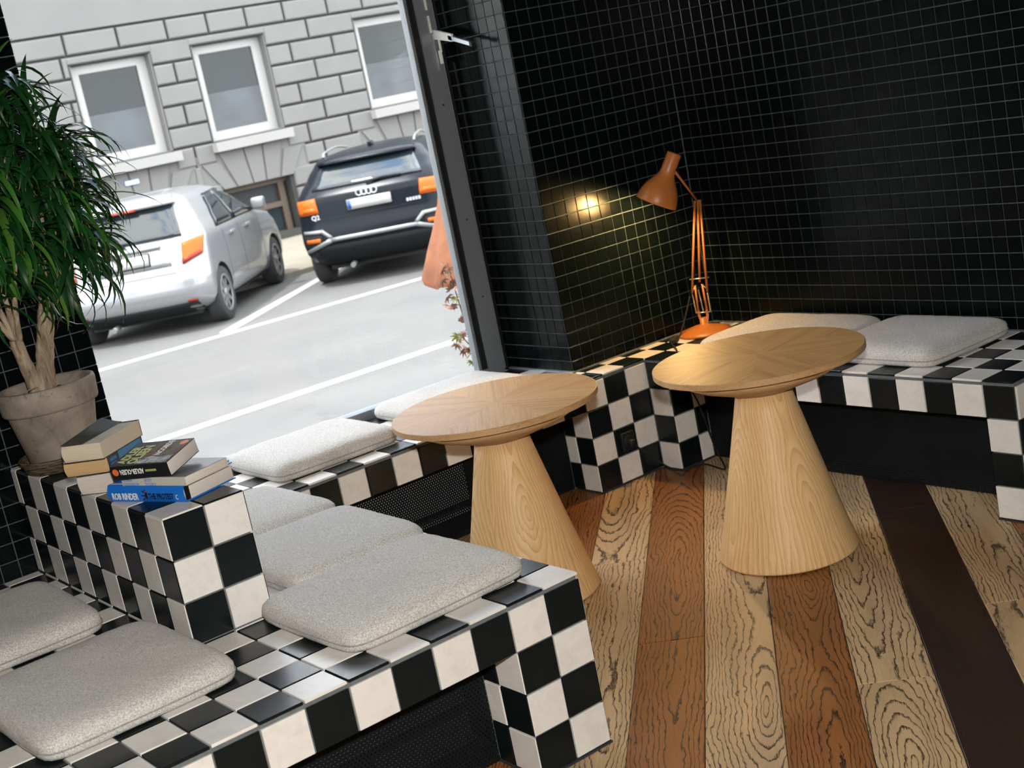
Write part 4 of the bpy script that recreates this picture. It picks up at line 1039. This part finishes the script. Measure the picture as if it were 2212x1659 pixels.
        for k in range(spokes):
            a = 2*math.pi*k/spokes+.2; u = Vector((math.cos(a), 0, math.sin(a))); v = Vector((-math.sin(a), 0, math.cos(a))); c = Vector((x, y-sg*.014, r)); d = Vector((0, -sg*.02, 0))
            g.prism([c+u*.02-v*.030, c+u*r*.66-v*.022, c+u*r*.66+v*.022, c+u*.02+v*.030], d)
        g.lathe([(r*.60, .008), (r*.62, .0), (r*.69, .0), (r*.70, .012)], (x, y, r), 48, (0, -sg, 0)); g.lathe([(0, .002), (r*.15, .004), (r*.17, .02)], (x, y, r), 24, (0, -sg, 0))
        g.make('wheel_rim', 'alloy', ty, local=True)
def plate(car, yc, zc, w, h, marks):
    p = car.rear_patch('number_plate', [(yc-w/2, zc-h/2), (yc+w/2, zc-h/2), (yc+w/2, zc+h/2), (yc-w/2, zc+h/2)], 'plate_white', .020, 6, 2)
    car.rear_patch('plate_band', [(yc+w/2-.045, zc-h/2+.006), (yc+w/2-.006, zc-h/2+.006), (yc+w/2-.006, zc+h/2-.006), (yc+w/2-.045, zc+h/2-.006)], 'plate_blue', .022, 2, 2, p)
    car.rear_patch('plate_holder', [(yc-w/2-.012, zc-h/2-.014), (yc+w/2+.012, zc-h/2-.014), (yc+w/2+.012, zc+h/2+.012), (yc-w/2-.012, zc+h/2+.012)], 'car_plastic', .014, 6, 2)
    for y, hh in marks: car.rear_patch('plate_mark', [(yc+y-.006, zc-hh), (yc+y+.006, zc-hh), (yc+y+.006, zc+hh), (yc+y-.006, zc+hh)], 'car_plastic', .023, 1, 1, p)
HD = math.radians(49); hv = Vector((math.cos(HD), math.sin(HD))); rv = Vector((hv.y, -hv.x))
# --- silver hatchback
rr_ = Vector((48.46, 122.09)); c0 = rr_ - rv*7.6
car = root('hatchback_car', 'silver hatchback parked at an angle across the street, seen from behind', 'car', W(c0.x, c0.y, ZS), None, HD)
T = [(.20, -.42, 3.18, .74), (.27, -.53, 3.26, .81), (.36, -.60, 3.31, .838), (.47, -.625, 3.33, .848), (.60, -.615, 3.30, .85), (.68, -.575, 3.26, .848), (.78, -.545, 3.18, .845), (.92, -.50, 2.98, .835), (.99, -.475, 2.50, .822), (1.04, -.45, 2.30, .80), (1.20, -.36, 2.02, .725), (1.36, -.27, 1.72, .645), (1.42, -.235, 1.58, .605), (1.465, -.17, 1.42, .53), (1.495, -.02, 1.22, .40), (1.51, .25, 1.0, .2)]
Y = Car(car, T, .24, .30, .45, .40, .05)
Y.body('silver_paint', [(0, .30, .345), (2.51, .30, .345)])
Y.rear_patch('rear_window', [(-.62, 1.035), (.62, 1.035), (.53, 1.375), (-.53, 1.375)], 'car_glass', .010, 12, 6)
Y.rear_patch('roof_spoiler', [(-.56, 1.385), (.56, 1.385), (.50, 1.465), (-.50, 1.465)], 'silver_paint', .075, 10, 2)
Y.rear_patch('brake_light', [(-.16, 1.372), (.16, 1.372), (.16, 1.400), (-.16, 1.400)], 'tail_lamp_red', .085, 4, 2)
for sg in (-1, 1):
    tl = Y.rear_patch('tail_light', [(sg*.60, .745), (sg*.80, .81), (sg*.815, 1.0), (sg*.615, .965)] if sg > 0 else [(sg*.80, .81), (sg*.60, .745), (sg*.615, .965), (sg*.815, 1.0)], 'tail_lamp', .022, 6, 5)
    q = [(sg*.60, .745), (sg*.79, .805), (sg*.795, .86), (sg*.60, .80)]
    Y.rear_patch('tail_light_lens', q if sg > 0 else [q[1], q[0], q[3], q[2]], 'tail_lamp_red', .025, 5, 2, tl)
    Y.rear_patch('reflector', [(sg*.62-.05, .33), (sg*.62+.05, .33), (sg*.62+.05, .36), (sg*.62-.05, .36)], 'tail_lamp_red', .012, 3, 1)
    # side glass: rear quarter window and door window, pillar between, mirror
    for nm, q in (('rear_door_window', [(.33, 1.03), (1.02, 1.03), (.97, 1.385), (.66, 1.365)]), ('front_door_window', [(1.10, 1.03), (2.02, 1.03), (1.46, 1.395), (1.04, 1.395)])):
        Y.side_patch(nm, q, 'car_glass', sg, .006, 10, 5)
    Y.side_patch('window_surround', [(.26, 1.015), (2.10, 1.015), (1.46, 1.41), (.60, 1.385)], 'car_plastic', sg, .003, 14, 5)
    g = G(); g.bevel_box((1.86, sg*.84 if sg > 0 else -1.0, 1.02), (1.98, 1.0 if sg > 0 else -.84, 1.16), .025); mr = g.make('wing_mirror', 'silver_paint', car, local=True)
    g = G(); g.box((1.88, min(sg*.78, sg*.86), 1.02), (1.96, max(sg*.78, sg*.86), 1.06)); g.make('mirror_foot', 'car_plastic', mr, local=True)
    for x in (.62, 1.35): Y.side_patch('door_handle', [(x, .885), (x+.20, .885), (x+.20, .915), (x, .915)], 'silver_paint', sg, .03, 4, 2)
    for x in (.40, 1.08, 2.02): Y.side_patch('door_seam', [(x-.003, .38), (x+.003, .38), (x+.003, 1.0), (x-.003, 1.0)], 'car_plastic', sg, .001, 1, 8)
    Y.side_patch('sill_trim', [(.42, .215), (2.1, .215), (2.1, .28), (.42, .28)], 'car_plastic', sg, .002, 8, 2)
    for x in (0, 2.51): Y.wheel(x, sg*.845, .302, sg, 8)
Y.rear_patch('lower_bumper', [(-.70, .20), (.70, .20), (.66, .33), (-.66, .33)], 'car_plastic', .012, 10, 3)
Y.rear_patch('tailgate_handle', [(-.38, .955), (.38, .955), (.38, .995), (-.38, .995)], 'silver_paint', .020, 8, 2)
Y.rear_patch('plate_recess', [(-.48, .745), (.48, .745), (.44, .945), (-.44, .945)], 'silver_paint', .003, 8, 3)
for q in ([(-.60, .665), (.60, .665), (.60, .672), (-.60, .672)],): Y.rear_patch('tailgate_seam', q, 'car_plastic', .003, 10, 1)
plate(Y, .02, .855, .52, .115, [(.09, .018), (.03, .022), (-.06, .022)])
g = G(); g.tube([(Y.rear(0, 1.02)-.03, 0, 1.02), (Y.rear(.15, 1.06)-.03, .16, 1.065), (Y.rear(.4, 1.05)-.02, .40, 1.05)], .014, 8); g.make('rear_wiper', 'car_plastic', car, local=True)
g = G(); g.tube([(-.42, .30, .19), (-.60, .30, .18)], .028, 12); g.make('exhaust', 'alloy', car, local=True)
g = G(); g.box((-.35, -.62, .17), (3.0, .62, .26)); g.make('underbody', 'under_black', car, local=True)

# --- black crossover
rl_ = Vector((65.91, 128.59)); c0 = rl_ + rv*7.9
car2 = root('crossover_car', 'black crossover car parked beside the silver hatchback, seen from behind', 'car', W(c0.x, c0.y, ZS), None, HD)
T2_ = [(.24, -.52, 3.3, .78), (.32, -.64, 3.38, .85), (.42, -.72, 3.43, .885), (.55, -.76, 3.44, .897), (.66, -.75, 3.43, .898), (.76, -.715, 3.38, .897), (.90, -.705, 3.28, .893), (1.02, -.695, 3.08, .887), (1.07, -.66, 2.5, .875), (1.12, -.61, 2.25, .84), (1.28, -.42, 1.95, .75), (1.41, -.26, 1.68, .67), (1.455, -.20, 1.55, .62), (1.485, -.06, 1.35, .50), (1.505, .15, 1.1, .35), (1.512, .4, .95, .18)]
Q = Car(car2, T2_, .22, .28, .45, .42, .06)
Q.body('black_paint', [(0, .33, .375), (2.60, .33, .375)])
Q.rear_patch('rear_window', [(-.66, 1.135), (.66, 1.135), (.55, 1.395), (-.55, 1.395)], 'car_glass', .010, 12, 6)
Q.rear_patch('roof_spoiler', [(-.60, 1.395), (.60, 1.395), (.56, 1.47), (-.56, 1.47)], 'black_paint', .11, 10, 2)
g = G(); g.bevel_box((.2, -.03, 1.50), (.36, .03, 1.56), .015); g.make('roof_aerial', 'black_paint', car2, local=True)
for sg in (-1, 1):
    g = G(); g.tube(smooth_path([(.05, sg*.56, 1.47), (.2, sg*.56, 1.52), (.9, sg*.54, 1.545), (1.5, sg*.52, 1.50)], 5), .014, 8); g.make('roof_rail', 'satin_silver', car2, local=True)
    o_ = lambda q: q if sg > 0 else [q[1], q[0], q[3], q[2]]
    tl = Q.rear_patch('tail_light', o_([(sg*.60, .885), (sg*.865, .875), (sg*.87, 1.045), (sg*.62, 1.06)]), 'tail_lamp', .02, 6, 4)
    Q.rear_patch('tail_light_lens', o_([(sg*.63, .905), (sg*.80, .90), (sg*.80, .95), (sg*.64, .955)]), 'plate_white', .023, 3, 2, tl).data.materials[0] = MATS['tail_lamp']
    # silver bumper blades and reflectors
    Q.rear_patch('bumper_blade', o_([(sg*.50, .535), (sg*.86, .43), (sg*.86, .47), (sg*.52, .585)]), 'satin_silver', .022, 6, 2)
    Q.rear_patch('bumper_blade', o_([(sg*.52, .575), (sg*.62, .66), (sg*.60, .70), (sg*.49, .60)]), 'satin_silver', .022, 4, 2)
    Q.rear_patch('bumper_blade', o_([(sg*.60, .655), (sg*.84, .665), (sg*.84, .70), (sg*.60, .695)]), 'satin_silver', .022, 6, 2)
    Q.rear_patch('bumper_reflector', o_([(sg*.64, .555), (sg*.82, .555), (sg*.82, .60), (sg*.64, .60)]), 'tail_lamp', .02, 5, 2)
    Q.rear_patch('bumper_pocket', o_([(sg*.60, .48), (sg*.85, .46), (sg*.85, .66), (sg*.61, .655)]), 'car_plastic', .012, 5, 3)
    for nm, q in (('rear_door_window', [(.38, 1.11), (1.05, 1.11), (1.0, 1.39), (.62, 1.38)]), ('front_door_window', [(1.12, 1.11), (1.98, 1.11), (1.42, 1.40), (1.08, 1.395)])):
        Q.side_patch(nm, q, 'car_glass', sg, .006, 10, 5)
    for x in (0, 2.60): Q.wheel(x, sg*.895, .335, sg, 5)
    g = G(); g.bevel_box((1.9, .88 if sg > 0 else -1.06, 1.08), (2.03, 1.06 if sg > 0 else -.88, 1.22), .03); g.make('wing_mirror', 'black_paint', car2, local=True)
Q.rear_patch('bumper_blade', [(-.52, .54), (.52, .54), (.52, .585), (-.52, .585)], 'satin_silver', .022, 10, 2)
Q.rear_patch('lower_bumper', [(-.74, .24), (.74, .24), (.80, .50), (-.80, .50)], 'car_plastic', .012, 10, 4)
Q.rear_patch('tailgate_seam', [(-.62, .80), (.62, .80), (.62, .806), (-.62, .806)], 'under_black', .003, 10, 1)
plate(Q, -.01, .92, .52, .115, [])
g = G(); th_ = [2*math.pi*k/28 for k in range(29)]
for k in range(4):
    yc = .087-.058*k; g.tube([(Q.rear(yc, 1.035)-.018, yc+.036*math.cos(a), 1.04+.036*math.sin(a)) for a in th_], .0075, 8)
g.make('ring_emblem', 'chrome', car2, local=True)
for y0_, body_ in ((.74, 'Q2'),):
    me = text_mesh(body_, .075, 'chrome', .002); o = bpy.data.objects.new('badge', me); COL.objects.link(o); o.parent = car2
    o.rotation_euler = Matrix(((0, 0, -1), (-1, 0, 0), (0, 1, 0))).to_euler(); o.location = (Q.rear(.64, .84)-.015, .70, .815)
g = G()
for q in range(5): g.box((Q.rear(.5, .86)-.02, -.44-.035*q-.024, .835), (Q.rear(.5, .86)-.005, -.44-.035*q, .870))
g.make('badge', 'chrome', car2, local=True)
g = G(); g.tube([(Q.rear(0, 1.13)-.03, 0, 1.13), (Q.rear(-.2, 1.15)-.03, -.2, 1.155), (Q.rear(-.4, 1.15)-.02, -.42, 1.145)], .013, 8); g.make('rear_wiper', 'car_plastic', car2, local=True)
g = G(); g.box((-.45, -.64, .19), (3.0, .64, .30)); g.make('underbody', 'under_black', car2, local=True)
g = G(); g.tube([(-.5, .34, .235), (-.68, .34, .225)], .03, 12); g.make('exhaust', 'alloy', car2, local=True)

# ------------------------------------------------------------------ closed parasol and shrub outside the window
plain('twig', (.10, .045, .03), .8)
plain('parasol_cloth', (0.1558, 0.0543, 0.0212), .9, var=.18, vscale=14, bump=.3, bscale=90)
tp = root('closed_parasol', 'folded terracotta orange parasol standing outside at the right edge of the window', 'parasol', W(27.0, 40, ZS))
g = G(); g.tube([W(27.0, 40, ZS), W(27.0, 40, 18)], .022, 12); g.make('pole', 'twig', tp)
g = G(); n = 64; prof = [(3.2, .35), (3.3, .7), (2.75, 2.1), (2.25, 3.2), (1.72, 4.6), (1.2, 7.0), (.8, 11), (.40, 16.5), (.05, 17.6)]; vs = []; fs = []
for r, z in prof:
    for k in range(n): a = 2*math.pi*k/n; rr3 = r*(1+.07*math.sin(8*a+z*.3)); vs.append(W(27.0+rr3*math.cos(a), 40+rr3*math.sin(a), z+.12*math.sin(8*a)))
fs = [(i*n+k, i*n+(k+1) % n, (i+1)*n+(k+1) % n, (i+1)*n+k) for i in range(len(prof)-1) for k in range(n)]
g.add(vs, fs, True); g.make('folded_canopy', 'parasol_cloth', tp)
g = G(); g.lathe([(0, 0), (.24, 0), (.25, .02), (.24, .05), (.05, .07), (.04, .22), (0, .22)], WL[tp], 32); g.make('base_weight', 'car_plastic', tp)
plain('red_leaf', (0.17, 0.072, 0.042), .6, var=.3, vscale=8); plain('olive_leaf', (0.12, 0.125, 0.022), .6, var=.3, vscale=8); 
sh_ = root('outdoor_shrub', 'small red and green leafed shrub just outside the window beside its frame', 'shrub', W(18.0, 28.0, ZS)); rs = random.Random(9)
def maple(seed):
    r2 = random.Random(seed); g = G(); vs = [(0, 0, 0)]; fs = []
    for k in range(5):
        a = math.radians(-70+35*k); L = .040*(1-.22*abs(k-2)/2*1.2); b = len(vs); u = Vector((math.cos(a), math.sin(a), 0)); v = Vector((-u.y, u.x, 0))
        vs += [u*L*.35+v*.006, u*L+Vector((0, 0, -.008)), u*L*.35-v*.006]; fs += [(0, b+2, b+1, b)]
    g.add(vs, fs); return g
LMs = [maple(1).mesh('leaf', 'red_leaf'), maple(2).mesh('leaf', 'olive_leaf')]
stems = [[(18.0, 28, ZS), (17.6, 28, -3), (17.0, 28, 1.0), (16.75, 28, 3.4)], [(18.0, 28, ZS), (18.0, 27.8, -4), (17.4, 27.8, -1.5), (16.6, 27.8, -.6)], [(18, 28, ZS), (17.9, 28.2, -3.5), (17.3, 28.2, -.8), (16.5, 28.2, .25)], [(18, 28, ZS), (18.3, 28, -2), (18.2, 28, 2), (17.6, 28, 5.0)]]
for st_ in stems:
    pts = smooth_path([W(*p) for p in st_], 8); G().tube(pts, [.006*(1-.7*i/(len(pts)-1)) for i in range(len(pts))], 6).make('stem', 'twig', sh_)
    for q in range(34 if st_[-1][2] > 1 else 9):
        f = rs.uniform(.62, 1.0) if st_[-1][2] > 1 else rs.uniform(.88, 1.0); p = pts[int(f*(len(pts)-1))] + Vector((rs.gauss(0, .035), rs.gauss(0, .03), rs.gauss(0, .03)))*(1 if st_[-1][2] > 1 else .6)
        link('leaf', LMs[0 if rs.random() < .62 else 1], sh_, p, (rs.uniform(-1.2, 1.2), rs.uniform(-1.2, 1.2), rs.uniform(0, 6.28)), (rs.uniform(.8, 1.3),)*3)
